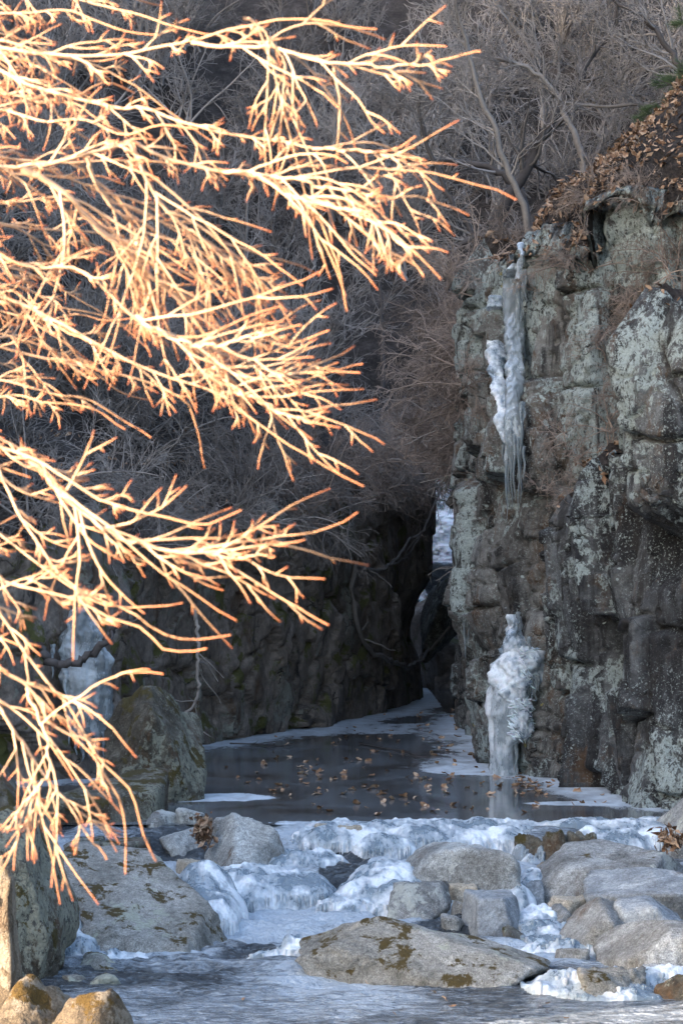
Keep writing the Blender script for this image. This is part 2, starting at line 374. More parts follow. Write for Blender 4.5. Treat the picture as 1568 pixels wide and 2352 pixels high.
def height(x, y):
    p = np.stack((x, y, np.zeros_like(x)), 1)
    n = fbm(p*.12, 4, 5)*1.6 + fbm(p*.55, 4, 9)*.45
    dl = xl(y)-x - .7
    topL = np.interp(y, [15, 24, 27, 30, 38, 46, 52, 70], [0.2, .6, 2.2, 3.0, 3.4, 3.7, 3.6, 3.0])
    hl = -1.2 + (topL+1.2)*sstep(0, 1.0, dl) + np.clip(dl-.6, 0, None)*np.interp(y, [15, 26, 32, 80], [1.15, 1.15, .95, .85])
    hl = np.where(hl > 42, 42+(hl-42)*.35, hl) + n*sstep(.6, 3, dl)
    E = hill_end(x, y)
    ground_near = 0.2 + np.clip(-x-4, 0, 40)*.04 + np.clip(9-y, 0, 9)*.09 - np.clip(y-9, 0, 6)*.24
    ceil = np.clip(E, 0, None)*4.0 - 1.0
    hl = np.minimum(hl, np.maximum(ceil, ground_near))
    dr = x-xr(y) - .7
    topR = np.interp(y, [14, 24, 26, 29, 31, 37, 45, 60], [-.4, -.2, 5.5, 7.2, 6.8, 4.8, 4.6, 4])
    hr = -1.2 + (topR+1.2)*sstep(0, 1.2, dr) + np.clip(dr-.7, 0, None)*np.interp(y, [14, 26, 40], [.75, .7, .62])
    hr = np.where(hr > 26, 26+(hr-26)*.4, hr) + n*sstep(.6, 3, dr)
    hr = np.minimum(hr, -1.2+np.clip(y-8, 0, None)*1.6+np.clip(8-y, 0, None)*.0 + 0)
    hb = (y-57.5)*.72 - .2 + n + np.abs(x-2)*.15
    hb = np.where(hb > 30, 30+(hb-30)*.3, hb)
    near = np.where(y < 13, np.minimum(1.0, -1.2+np.clip(13-y, 0, None)*.36), -1.2) + np.where(y < 12, n*.12, 0)
    return np.maximum.reduce([hl, hr, np.where(y > 56, hb, -9), near])
def H1(x, y): return float(height(np.array([x], float), np.array([y], float))[0])

gx = np.concatenate([np.arange(-90, -14, 2.0), np.arange(-14, 14, .36), np.arange(14, 91, 2.0)])
gy = np.concatenate([np.arange(-60, 4, 2.0), np.arange(4, 75, .36), np.arange(75, 161, 1.5)])
GX, GY = np.meshgrid(gx, gy, indexing='ij')
hz = height(GX.ravel(), GY.ravel())
tm = mesh_np('hillside', np.stack((GX.ravel(), GY.ravel(), hz), 1), grid_faces(len(gx), len(gy)))
tag(obj('hillside', tm, M['soil']), 'brown litter covered valley slopes rising around the gorge', None, None, 'structure')
# plain beyond, so that the ground reaches the horizon
pv = np.array([(-1500, -1500, -3), (1500, -1500, -3), (1500, 1500, -3), (-1500, 1500, -3)], float)
tag(obj('ground', mesh_np('ground', pv, np.array([[0, 1, 2, 3]])), M['soil']), 'flat valley ground far beyond the gorge slopes', None, None, 'structure')

# ------------------------------------------------------------------ cliffs
def smooth_poly(p, it=2):
    for _ in range(it):
        q = [p[0]]
        for a, b in zip(p[:-1], p[1:]):
            q += [a*.78+b*.22, a*.22+b*.78]
        q.append(p[-1]); p = np.array(q)
    return p
def resample(p, ds):
    d = np.concatenate(([0], np.cumsum(np.linalg.norm(np.diff(p, axis=0), axis=1))))
    s = np.arange(0, d[-1], ds)
    return np.stack([np.interp(s, d, p[:, k]) for k in range(p.shape[1])], 1), s
def cliff(name, poly, dsf, nz, z0, ztop, side, dispf, cap=(3.0, .8, 24), smooth=2):
    pts, s = resample(smooth_poly(poly, smooth), dsf)
    t = np.gradient(pts, axis=0); t /= np.linalg.norm(t, axis=1)[:, None]
    nrm = np.stack((t[:, 1], -t[:, 0]), 1)*side
    k = np.ones(9)/9
    nrm = np.stack([np.convolve(np.pad(nrm[:, i], 4, mode='edge'), k, 'valid') for i in (0, 1)], 1)
    nrm /= np.linalg.norm(nrm, axis=1)[:, None]
    zt = ztop(pts) if callable(ztop) else np.full(len(pts), ztop)
    u = np.linspace(0, 1, nz)
    zz = z0 + (zt[:, None]-z0)*u[None, :]
    xx = np.repeat(pts[:, :1], nz, 1); yy = np.repeat(pts[:, 1:], nz, 1)
    nx = np.repeat(nrm[:, :1], nz, 1); ny = np.repeat(nrm[:, 1:], nz, 1); nzv = np.zeros_like(nx)
    cl, cs, cn = cap
    b = (np.linspace(0, 1, cn+1)[1:])**1.2*cl
    cs = cs(pts)[:, None] if callable(cs) else cs
    zz = np.concatenate((zz, zt[:, None]+b[None, :]*cs), 1)
    xx = np.concatenate((xx, pts[:, :1]-nrm[:, :1]*b[None, :]), 1)
    yy = np.concatenate((yy, pts[:, 1:]-nrm[:, 1:]*b[None, :]), 1)
    nx = np.concatenate((nx, np.repeat(nrm[:, :1]*.4, cn, 1)), 1); ny = np.concatenate((ny, np.repeat(nrm[:, 1:]*.4, cn, 1)), 1)
    nzv = np.concatenate((nzv, np.full((len(pts), cn), .9)), 1)
    p = np.stack((xx.ravel(), yy.ravel(), zz.ravel()), 1); n = np.stack((nx.ravel(), ny.ravel(), nzv.ravel()), 1)
    fcap = np.concatenate((np.zeros((len(pts), nz)), np.repeat((b/cl)[None, :], len(pts), 0)), 1).ravel()
    d = dispf(p, fcap, np.repeat(s, nz+cn))
    p2 = p + n*d[:, None]
    # small lateral jitter so that ledges overhang
    p2[:, 2] += .05*fbm(p*2.2, 3, 77)
    me = mesh_np(name, p2, grid_faces(len(pts), nz+cn), False)
    mi = np.zeros((len(pts)-1, nz+cn-1), dtype=np.int32); mi[:, nz+1:] = 1
    me.materials.append(None); me.materials.append(M['soil']); me.polygons.foreach_set('material_index', mi.ravel())
    return me, p2.reshape(len(pts), nz+cn, 3)

def disp_right(p, fc, u):
    x, y, z = p[:, 0], p[:, 1], p[:, 2]
    d = joint_blocks(u, z, p, 3, .95, 1.25, .20, .34, .06) + joint_blocks(u, z, p, 9, .34, .5, .05, .07, .03, -.2) + blocky(p, (.8, .8, .9), .045, 8, .15, .06, .04, 1.3)
    d += fbm(p*.5, 4, 31)*.06 + fbm(p*5, 4, 33)*.018 + fbm(p*16, 2, 35)*.008
    d += .30*sstep(1.0, 2.2, z)*sstep(31.2, 32.2, y)*(1-sstep(37.4, 38.4, y))
    # upper left part of the frontal face leans back a little
    d -= .10*np.clip(z-3, 0, None)*(y < 31.5)
    d = d*(1-.92*sstep(0, .25, fc)) + fc*fbm(p*1.5, 3, 40)*.12
    return d
def ztop_r(q):
    y = q[:, 1]; x = q[:, 0]
    z = np.interp(y, [24, 26, 28.9, 29.4, 30.6, 31.4, 34, 38, 48, 60], [7.0, 7.3, 7.15, 7.1, 6.85, 6.6, 5.7, 4.9, 4.7, 4.4])
    p3 = np.stack((x, y, np.zeros_like(x)), 1)
    return z + fbm(p3*.9, 3, 51)*.3
rc_me, RC = cliff('lichen_cliff', RWALL, .05, 230, -1.0, ztop_r, 1, disp_right, (3.4, .75, 40))
rc = tag(obj('lichen_cliff', rc_me, M['cliff']), 'tall grey cliff mottled with pale lichen behind the tall icefall', 'cliff', None, 'structure')

def disp_butt(p, fc, u):
    z = p[:, 2]; y = p[:, 1]; x = p[:, 0]
    d = joint_blocks(u, z, p, 13, .62, 1.5, .20, .34, .06, .22) + blocky(p*np.array((1, 1, .5)), (.36, .36, .36), .055, 18, .22, .06, .06, 1.2)
    d += fbm(p*.6, 4, 61)*.12 + fbm(p*6, 4, 63)*.02 + fbm(p*18, 2, 65)*.008
    # recess under the lichen block
    d -= .5*np.exp(-(((z-1.55)/.55)**4) - (((y-28.0)/.32)**4))
    # overhanging upper pillar further right
    d += .45*sstep(2.9, 3.3, z)*sstep(26.9, 26.2, y)
    d -= .35*np.exp(-(((z-2.7)/.28)**2))*sstep(26.9, 26.3, y)
    d += .25*sstep(1.6, -.3, z)*sstep(27.6, 26.4, y)
    return d*(1-.9*sstep(0, .3, fc))
def ztop_b(q):
    return np.interp(q[:, 1], [25, 25.6, 26.3, 26.7, 27.2, 27.8, 28.6, 30.3], [5.4, 5.2, 5.0, 4.6, 3.9, 3.75, 3.3, 2.9])
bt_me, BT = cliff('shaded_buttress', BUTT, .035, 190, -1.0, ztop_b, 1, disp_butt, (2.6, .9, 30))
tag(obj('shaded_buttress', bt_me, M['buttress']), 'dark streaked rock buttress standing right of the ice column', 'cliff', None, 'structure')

def disp_left(p, fc, u):
    d = blocky(p, (2.6, 2.6, 2.2), .15, 23, .45, .06, .05, 1.2) + blocky(p, (.7, .7, .9), .06, 28, .25, .04, .05, 1.3)
    d += fbm(p*.45, 4, 71)*.24 + fbm(p*4.5, 4, 73)*.03 + fbm(p*15, 2, 75)*.008
    z, y = p[:, 2], p[:, 1]
    d *= 1-.65*sstep(44, 46.5, y)
    d += .24*sstep(1.9, 2.6, z)*sstep(46, 48, y)*(1-sstep(52, 54, y))      # head of the wall leans over the slot
    d -= .25*np.exp(-((z-1.4)/.5)**2)*sstep(45, 48, y)
    d += .35*sstep(.9, -.1, z)*sstep(36, 33, y)
    return d*(1-.9*sstep(0, .3, fc))
def ztop_l(q):
    p3 = np.stack((q[:, 0], q[:, 1], np.zeros(len(q))), 1)
    return np.interp(q[:, 1], [22, 27, 30, 33, 38, 46, 52, 58], [1.4, 2.3, 3.1, 3.1, 3.5, 4.3, 4.4, 4.0]) + fbm(p3*.7, 3, 53)*.35
lw_me, LW = cliff('gorge_wall', LWALL, .06, 150, -1.0, ztop_l, 1, disp_left, (2.6, .75, 24))
tag(obj('gorge_wall', lw_me, M['wet_wall']), 'dark wet moss stained rock wall along the frozen pool', 'cliff', None, 'structure')
def surf_y(G, vx, vy):
    """depth of a cliff surface grid nearest to the image point (used to hang vines and ice on the rock)"""
    q = G.reshape(-1, 3)
    u = CX+q[:, 0]/q[:, 1]*F; v = HZ-(q[:, 2]-CAMZ)/q[:, 1]*F
    d = (u-vx)**2+(v-vy)**2
    m = d < 14**2
    if not m.any(): m = d <= d.min()+1
    return float(q[m, 1].min())

# ------------------------------------------------------------------ pool ice
def dist_poly(px, py, poly):
    d = np.full(px.shape, 99.0)
    for a, b in zip(poly[:-1], poly[1:]):
        ab = b-a; t = np.clip(((px-a[0])*ab[0]+(py-a[1])*ab[1])/(ab@ab), 0, 1)
        d = np.minimum(d, np.hypot(px-a[0]-t*ab[0], py-a[1]-t*ab[1]))
    return d
def ell(x, y, vx, Y, rx, ry):
    return 1-np.hypot((x-X(vx, Y))/rx, (y-Y)/ry)
px_ = np.arange(-5.2, 6.2, .06); py_ = np.arange(24.15, 57, .085)
QX, QY = np.meshgrid(px_, py_, indexing='ij'); qx, qy = QX.ravel(), QY.ravel()
p3 = np.stack((qx, qy, np.zeros_like(qx)), 1)
nse = fbm(p3*np.array((1.0, .55, 1)), 5, 81)
dL = dist_poly(qx, qy, LWALL); dR = np.minimum(dist_poly(qx, qy, RWALL), dist_poly(qx, qy, BUTT))
wl = np.interp(qy, [27, 31, 33, 35, 38, 45, 49], [.7, .6, .5, .7, 1.0, .9, 1.3])+nse*.5
wr = np.interp(qy, [24, 26, 28, 29, 30.5, 31.5, 34, 37, 40, 49], [.75, .6, .5, .5, .8, .9, .35, .8, .7, .5])+nse*.45
fr = np.maximum(sstep(-.8, .55, wl-dL), sstep(-.75, .5, wr-dR))
fr = np.maximum(fr, sstep(-.1, .15, ell(qx, qy, 430, 27.1, 1.0, .55)+nse*.7))
fr = np.maximum(fr, sstep(-.1, .15, ell(qx, qy, 1100, 30.9, .75, .9)+nse*.25))
fr = np.maximum(fr, sstep(-.1, .15, ell(qx, qy, 1450, 26.4, 1.3, .35)+nse*.2))
fr = np.maximum(fr, .8*sstep(36.5, 40, qy+nse*4)*sstep(-.6, .2, nse+.1))
fr = np.maximum(fr, sstep(24.75, 24.35, qy+nse*.25)*(qx > -.7)*(1-sstep(-.1, .1, ell(qx, qy, 1240, 24.4, .45, .5))))
fr[(qx > 1.9) & (qy > 43.5) & (qx < 2.6)] *= .15  # whitening cut here so the cave floor reads as shaded
pool_me = mesh_np('pool_ice', np.stack((qx, qy, np.zeros_like(qx)), 1), grid_faces(len(px_), len(py_)), True, {'frost_light': fr})
tag(obj('pool_ice', pool_me, M['pool']), 'frozen dark pool with white frosted edges filling the gorge floor', None, None, 'structure')

# ------------------------------------------------------------------ stream water below the weir
ZL, ZM = -.48, -.25
def wlevel(x, y):
    p = np.stack((x, y, np.zeros_like(x)), 1)
    e = fbm(p*1.3, 3, 91)*.15
    z = ZL + (ZM-ZL)*sstep(21.75, 22.3, y+e) + (-.02-ZM)*sstep(23.25, 24.1, y+e)
    return z
wx = np.arange(-4.6, 6.0, .034); wy = np.arange(12.5, 24.35, .034)
WX, WY = np.meshgrid(wx, wy, indexing='ij'); ax, ay = WX.ravel(), WY.ravel()
p3 = np.stack((ax, ay, np.zeros_like(ax)), 1)
turb = np.interp(ay, [12, 17, 18.2, 19.2, 20.5, 24], [.18, .25, .7, 1.0, 1.0, .8])*np.interp(ax, [-3, 1.2, 1.9, 4], [1, 1, .45, .4])
wv = (fbm(p3*np.array((2.4, 3.8, 1)), 3, 95)*.085 + (1-np.abs(fbm(p3*np.array((6, 9, 1)), 3, 97))*2)*.035)*turb
wz = wlevel(ax, ay)+wv
fn = fbm(p3*.9, 4, 99)
wf = .56+.85*fn*turb+.17*sstep(17.6, 19.4, ay)*(1-sstep(1.3, 2.0, ax))  # pale base paints sky glints on the ripples, besides foam and ice
wf = np.maximum(wf, .75*sstep(-.2, .35, ell(ax, ay, 560, 21.1, .9, .75)+fn*.4))
wf = np.maximum(wf, .55*sstep(-.2, .4, ell(ax, ay, 330, 18.6, 1.3, .6)+fn*.5))
wf = np.maximum(wf, .6*sstep(-.2, .4, ell(ax, ay, 800, 20.9, .8, .5)+fn*.4))
wf = np.maximum(wf, .7*sstep(-.2, .4, ell(ax, ay, 1270, 19.6, .5, 1.6)+fn*.5))
wf = np.maximum(wf, .6*sstep(-.2, .4, ell(ax, ay, 1420, 17.6, .9, .45)+fn*.5))
wf = np.maximum(wf, .38*sstep(-.4, .3, ell(ax, ay, 1300, 16.2, 1.5, .9)+fn*.4))
for a_, b_, c_, d_ in [(600, 21.4, .95, .5), (860, 21.1, .95, .5), (480, 20.0, .6, .7), (820, 22.9, .9, .3), (250, 18.9, 1.0, .4)]:
    wf = np.maximum(wf, .8*sstep(-.3, .4, ell(ax, ay, a_, b_, c_, d_)+fn*.5))
wf[(np.abs(ax-X(785, 22)) < .22+.1*fn) & (ay < 23.6) & (ay > 21.6)] = .0
wf[ay > 23.4] = np.maximum(wf[ay > 23.4], .35)
water_me = mesh_np('stream_water', np.stack((ax, ay, wz), 1), grid_faces(len(wx), len(wy)), True, {'frost_light': wf})
tag(obj('stream_water', water_me, M['water']), 'rippling dark blue stream with thin ice and painted sky glints running towards the camera', None, None, 'structure')

# ------------------------------------------------------------------ boulders
_ico = {}
def ico(k):
    if k not in _ico:
        bm = bmesh.new(); bmesh.ops.create_icosphere(bm, subdivisions=k, radius=1)
        bm.verts.ensure_lookup_table()
        _ico[k] = (np.array([v.co[:] for v in bm.verts]), np.array([[v.index for v in f.verts] for f in bm.faces])); bm.free()
    return _ico[k]
def rock_shape(seed, k=5, npl=10, p=22, rough=.06, planes=(), flat=0.0, rz=None):
    D, Fc = ico(k); rg = np.random.default_rng(seed); p = p*1.7; rough = rough*1.2
    n = rg.normal(size=(npl, 3)); n /= np.linalg.norm(n, axis=1)[:, None]
    d = rg.uniform(.58, .98, npl)
    if planes:
        pn = np.array([a[:3] for a in planes], float); pn /= np.linalg.norm(pn, axis=1)[:, None]
        n = np.concatenate((n, pn)); d = np.concatenate((d, [a[3] for a in planes]))
    n = np.concatenate((n, np.eye(3), -np.eye(3))); d = np.concatenate((d, np.full(6, 1.05)))
    r = (np.clip(D@n.T/d, 0, None)**p).sum(1)**(-1/p)
    q = D*r[:, None]
    q = q*(1 + rough*1.6*fbm(q*1.3+seed, 4, seed)[:, None] + rough*.7*fbm(q*5+seed, 4, seed+3)[:, None]+rough*.22*fbm(q*17, 2, seed+5)[:, None])
    # a few cracks
    f1, f2, cid, off = voro(q*1.6+.3*np.stack([fbm(q*2+s_, 3, seed+s_) for s_ in (7, 8, 9)], 1)+seed, seed)
    q = q*(1-.035*(1-sstep(0, .035, f2-f1))*(cid > .35)+(cid-.5)*.04)[:, None]
    for a in range(3):
        mx, mn = q[:, a].max(), q[:, a].min()
        q[:, a] = (q[:, a]-(mx+mn)/2)/((mx-mn)/2)
    return q, Fc
def rock(name, label, vx0, vx1, vyt, vyb, zb, dep, mat, seed, k=5, sink=.35, group=None, yaw=0.0, cat='rock', **kw):
    """a boulder whose near foot meets level zb where the photo shows it; dep = its depth front to back in metres"""
    Yf = YZ(vyb, zb); Yc = Yf+dep*.45
    hw = (vx1-vx0)/2/F*Yc; cx = X((vx0+vx1)/2, Yc)
    zt = Z(vyt, Yc); full = (zt-zb)*(1+max(sink, .12)*2.6)
    q, Fc = rock_shape(seed, k, **kw)
    v = q*np.array((hw, dep/2, full/2))
    me = mesh_np(name, v, Fc)
    o = obj(name, me, M[mat], None, (cx, Yc, zt-full/2))
    return tag(o, label, cat, group)

rock('mossy_slab', 'low cracked granite slab with brown moss patches at the foot of the rapids', 676, 1268, 2112, 2272, ZL, 1.15, 'granite_moss', 11, 6, .3, planes=[(0, -.65, .75, .62), (.6, -.2, .6, .78), (-.75, -.1, .6, .80)], p=18, rough=.055)
rock('round_boulder', 'large rounded pale granite boulder in the middle of the rapids', 905, 1188, 1934, 2090, ZL, 1.15, 'granite_clean', 23, 6, .3, planes=[(-.8, -.1, .55, .70), (0, 0, 1, .82)], p=14, rough=.045)
rock('iced_boulder', 'wedge shaped grey boulder frozen into the white ice bank', 458, 672, 1874, 2030, -.36, .85, 'granite_clean', 37, 6, .3, planes=[(-.75, -.3, .55, .62), (.75, -.3, .5, .78), (.1, -.9, .3, .7)], p=16, rough=.04)
rock('small_boulder', 'grey boulder with ice on its left shoulder under the large rounded one', 885, 1042, 2028, 2118, ZL, .6, 'granite', 41, 5, .3, p=14, rough=.05)
rock('split_block', 'angular blue grey block split by fine cracks behind the mossy slab', 1062, 1208, 2054, 2152, ZL, .7, 'granite_blue', 55, 5, .35, planes=[(0, -.92, .35, .62), (.95, -.1, .1, .7), (0, 0, 1, .75), (-.9, -.2, .1, .8)], p=34, rough=.02, npl=4)
rock('small_block', 'dark little block wedged left of the split blue grey block', 1036, 1082, 2066, 2120, ZL, .4, 'granite', 57, 5, .3, p=20)
rock('tan_stone', 'small tan stone resting below the large rounded boulder', 1026, 1096, 2030, 2068, -.38, .3, 'granite_warm', 58, 5, .4, p=13)
rock('river_slab', 'long flat grey slab on the far bank beside the white ice', 1215, 1640, 1936, 2080, -.42, 1.7, 'granite', 61, 5, .3, planes=[(-.2, -.35, .9, .55), (-.8, -.1, .5, .75)], p=18, rough=.055)
rock('shelf_stone', 'pale blue slab under the long flat slab', 1335, 1660, 1996, 2120, -.46, 1.1, 'granite_blue', 62, 5, .3, planes=[(-.3, -.3, .9, .6)], p=11)
rock('brown_foot_boulder', 'grey rounded boulder with a brown mossy foot', 1286, 1486, 2066, 2200, ZL, .9, 'granite', 63, 5, .3, planes=[(-.7, -.2, .6, .68), (.5, -.2, .8, .75)], p=12)
rock('blue_boulder', 'bluish boulder leaning behind the brown footed one', 1400, 1640, 2056, 2190, ZL, 1.0, 'granite_blue', 64, 5, .3, p=10)
rock('smooth_boulder', 'big smooth tan grey boulder cut by the frame edge', 1372, 1720, 2106, 2244, ZL, 1.2, 'granite', 65, 5, .3, planes=[(-.7, -.15, .65, .62), (0, -.2, 1, .8)], p=15, rough=.045)
rock('pointed_rock', 'dark pointed rock at the pool edge holding a leaf clump', 1472, 1680, 1812, 1962, -.2, 1.0, 'granite', 66, 5, .3, planes=[(-.75, -.2, .55, .55)], p=16)
rock('layered_rock', 'low layered brown rock breaking the ice beside the mossy slab', 1322, 1490, 2222, 2296, ZL, .5, 'granite_moss', 67, 5, .5, p=20, rough=.12)
rock('low_stone', 'low wet stone at the ice edge by the frame side', 1468, 1640, 2216, 2262, ZL, .45, 'granite', 68, 5, .5, rough=.08)
rock('corner_stone', 'small icy stone right of the layered brown rock', 1500, 1640, 2238, 2300, ZL, .4, 'dark_boulder', 69, 5, .5, rough=.1)
for i, (a, b, c, d, zz, dp, mt, lb) in enumerate([
    (1240, 1302, 1974, 2026, -.36, .35, 'dark_boulder', 'dark olive pebble boulder below the little waterfall'),
    (1212, 1258, 1980, 2032, -.38, .35, 'granite_warm', 'tan stone touching the dark olive pebble boulder'),
    (1174, 1214, 1988, 2014, -.34, .25, 'granite', 'little grey stone beside the large rounded boulder'),
    (1206, 1250, 2024, 2074, -.42, .3, 'granite_blue', 'pale grey green stone with a snowy side near the bank'),
    (1250, 1362, 2058, 2108, -.46, .5, 'granite_warm', 'flat tan stone tucked under the pale blue slab'),
    (1224, 1330, 2082, 2142, ZL, .5, 'granite', 'dark flat stone in front of the flat tan stone'),
    (1150, 1216, 2126, 2166, ZL, .3, 'dark_boulder', 'dark wet stone at the corner of the split block'),
    (1190, 1260, 2088, 2122, ZL, .3, 'granite_blue', 'flat bluish stone between the split block and bank'),
    (1270, 1352, 2172, 2212, ZL, .4, 'granite', 'low brownish stone in the icy side channel'),
    (1290, 1330, 2150, 2180, ZL, .2, 'granite_clean', 'tiny grey stone at the mossy foot of a boulder'),
    (1010, 1070, 2100, 2140, ZL, .3, 'granite_clean', 'pale frosted stone behind the crest of the mossy slab'),
    (720, 840, 1895, 1925, -.06, .35, 'granite_warm', 'brown topped stone capped in ice on the weir'),
    (1275, 1318, 1886, 1902, -.03, .3, 'dark_boulder', 'tiny dark stone in the white ice of the weir'),
    (1430, 1470, 1882, 1896, -.03, .25, 'granite', 'tiny grey stone at the weir near the pointed rock'),
]):
    rock('stone', lb, a, b, c, d, zz, dp, mt, 300+i*7, 4 if b-a < 70 else 5, .45, p=12, rough=.06, cat='stone')

for i, (a, b, c, d, zz, dp, lb) in enumerate([
    (1178, 1258, 1912, 1986, -.27, .5, 'dark wet ledge of the little waterfall touching the weir ice'),
    (1244, 1318, 1902, 1988, -.26, .5, 'dark wet ledge in the middle of the little waterfall'),
    (1300, 1372, 1910, 1992, -.27, .5, 'dark wet ledge of the little waterfall beside the white ice ledge')]):
    rock('wet_ledge', lb, a, b, c, d, zz, dp, 'mossy_dark', 500+i, 5, .4, p=20, rough=.12)
# left bank
rock('moss_slab', 'broad sloping slab with dark moss patches and an icy right edge', 112, 560, 1958, 2204, ZL, 2.0, 'granite_moss', 101, 6, .3, planes=[(.12, -.42, .9, .34), (.6, -.3, .7, .62), (-.05, -.9, .4, .72)], p=20, rough=.065, npl=5)
rock('overhang_slab', 'dark overhanging slab behind the drooping sunlit twigs', 60, 378, 1776, 1960, -.30, 1.7, 'mossy_dark', 103, 5, .3, planes=[(.1, -.2, 1, .62), (0, -.9, -.35, .6), (.9, -.2, .3, .8)], p=22, rough=.04)
rock('mossy_boulder', 'huge mossy boulder with pale lichen spots at the pool corner', 228, 478, 1572, 1846, 0, 2.1, 'mossy_dark', 107, 6, .2, planes=[(.62, -.3, .72, .60), (-.5, -.6, .6, .8), (.45, -.85, .25, .78)], p=13, rough=.08, npl=9)
rock('pale_boulder', 'pale rounded boulder beside the leaf clump on the bank', 338, 418, 1862, 1922, -.12, .55, 'granite_clean', 109, 5, .3, p=11)
rock('far_pale_boulder', 'pale boulder behind the others at the pool edge', 394, 470, 1854, 1904, -.05, .5, 'granite_clean', 110, 5, .3, p=11)
rock('flat_pale_boulder', 'wide pale boulder in front of the leaf clump', 366, 466, 1900, 1966, -.22, .6, 'granite_clean', 111, 5, .3, p=10)
rock('hollow_stone', 'brown shaded stone in the hollow beneath the wide pale boulder', 350, 470, 1946, 2000, -.36, .5, 'granite_warm', 112, 5, .3)
rock('back_stone', 'grey stone wedged behind the wedge shaped boulder', 460, 560, 1872, 1930, -.12, .5, 'granite', 113, 5, .3)
rock('iced_stone', 'rust topped stone coated in ice beside the wedge shaped boulder', 400, 500, 1976, 2050, -.40, .6, 'granite_warm', 114, 5, .3, p=18)
rock('spotted_stone', 'dark stone with white lichen flecks above the sloping slab', 215, 345, 1924, 1992, -.30, .6, 'dark_boulder', 115, 5, .3)
rock('side_stone', 'dark stone between the leaning pillar and the spotted stone', 128, 236, 1926, 1996, -.30, .6, 'dark_boulder', 116, 5, .3)
rock('edge_stone', 'small dark boulder at the end of the overhanging slab', 300, 376, 1880, 1962, -.30, .6, 'dark_boulder', 117, 5, .3)
rock('rock_pillar', 'tall leaning rock pillar with lichen, its sunlit strip a separate rock', -130, 166, 1850, 2270, ZL, 1.3, 'mossy_dark', 119, 6, .12, planes=[(.85, -.1, .42, .66), (.35, -.9, .2, .72), (-.6, -.7, .2, .66), (.2, -.3, .9, .8)], p=26, rough=.075)
rock('back_pillar', 'blocky rock mass standing behind the leaning pillar', -180, 120, 1690, 2100, -.4, 1.3, 'mossy_dark', 120, 5, .12, planes=[(.8, -.1, .5, .7)], p=22, rough=.05)
rock('sunlit_rock', 'sunlit mossy rock in the bottom corner', -120, 190, 2252, 2680, ZL, .7, 'sun_rock', 121, 5, .3, planes=[(-.4, -.35, .85, .62), (.35, -.3, .9, .72)], p=7, rough=.05, npl=2)
rock('icy_sunlit_rock', 'sunlit rock glazed with pale ice in the bottom corner', 70, 315, 2286, 2690, ZL, .5, 'sun_rock', 122, 5, .3, planes=[(-.3, -.4, .86, .62), (.45, -.4, .8, .72)], p=7, rough=.06, npl=2)
rock('sunlit_strip_rock', 'separate rock added to stand for the sunlit strip of the leaning pillar', -105, 60, 1962, 2600, ZL, .5, 'sun_rock', 123, 5, .2, planes=[(-.42, -.9, .12, .42), (-.3, -.5, .8, .8), (.9, -.1, .30, .78), (.9, 0, -.4, .85)], p=18, rough=.11, npl=2)  # extra near rock catching the sun in place of the pillar's lit strip
for i, (a, b, c, d, lb) in enumerate([(178, 278, 2192, 2228, 'mossy half sunk stone beside the pillar foot'), (205, 284, 2236, 2262, 'flat brown stone frozen in near the pillar'), (140, 200, 2238, 2262, 'little dark stone at the icy pillar foot')]):
    rock('stone', lb, a, b, c, d, ZL, .35, 'granite_moss', 400+i, 5, .6, p=10, cat='stone')

# slot rocks
rock('chockstone', 'smooth dark boulder jammed across the narrow slot', 955, 1060, 1335, 1512, 1.0, 2.0, 'dark_boulder', 131, 5, .0, planes=[(-.7, -.3, .6, .7)], p=12)
o_ = bpy.data.objects['chockstone']; o_.location = (X(1012, 51.0), 51.4, Z(1425, 51)); 
rock('cave_light_block', 'rock added under the jammed boulder to block light from the low cave', 925, 1100, 1420, 1650, 0, 1.6, 'wet_wall', 137, 5, .3, p=14)  # added to block light, so the low cave stays dark
o_ = bpy.data.objects['cave_light_block']; o_.location = (X(1012, 53.6), 53.6, .7)
rock('cave_stone', 'dim rock deep inside the low cave', 1000, 1080, 1565, 1625, 0, 1.2, 'wet_wall', 133, 5, .3)
o_ = bpy.data.objects['cave_stone']; o_.location.y = 53.0; o_.location.x = X(1030, 53)
rock('snow_perched_stone', 'grey stone under the bright snow in the slot', 996, 1060, 1316, 1350, 2.0, .8, 'granite_blue', 134, 5, .2)
o_ = bpy.data.objects['snow_perched_stone']; o_.location = (X(1030, 53), 53, Z(1336, 53))

# ------------------------------------------------------------------ branching plants
def grow(p0, d0, L, n, wander, pull, rg):
    m = len(p0); out = np.zeros((m, n, 3)); out[:, 0] = p0
    d = d0/np.linalg.norm(d0, axis=1)[:, None]; st = (np.asarray(L)/(n-1))[:, None]
    for k in range(1, n):
        d = d + rg.normal(size=(m, 3))*wander + np.asarray(pull)
        d /= np.linalg.norm(d, axis=1)[:, None]
        out[:, k] = out[:, k-1]+d*st
    return out
def spawn(PL, R, per, t0, t1, a0, a1, rg, flat=None):
    m, n, _ = PL.shape
    idx = np.repeat(np.arange(m), per); k = len(idx)
    t = np.clip(rg.uniform(t0, t1, k), 0, .999)*(n-1); i = t.astype(int); f = (t-i)[:, None]
    p = PL[idx, i]*(1-f)+PL[idx, i+1]*f
    T = PL[idx, i+1]-PL[idx, i]; T /= np.linalg.norm(T, axis=1)[:, None]+1e-9
    q = rg.normal(size=(k, 3))
    if flat is not None: q = q*np.asarray(flat)
    q = q-(q*T).sum(1)[:, None]*T; q /= np.linalg.norm(q, axis=1)[:, None]+1e-9
    a = rg.uniform(a0, a1, k)[:, None]
    r = R[idx, i]*(1-f[:, 0])+R[idx, i+1]*f[:, 0]
    return p, np.cos(a)*T+np.sin(a)*q, r, t/(n-1), idx
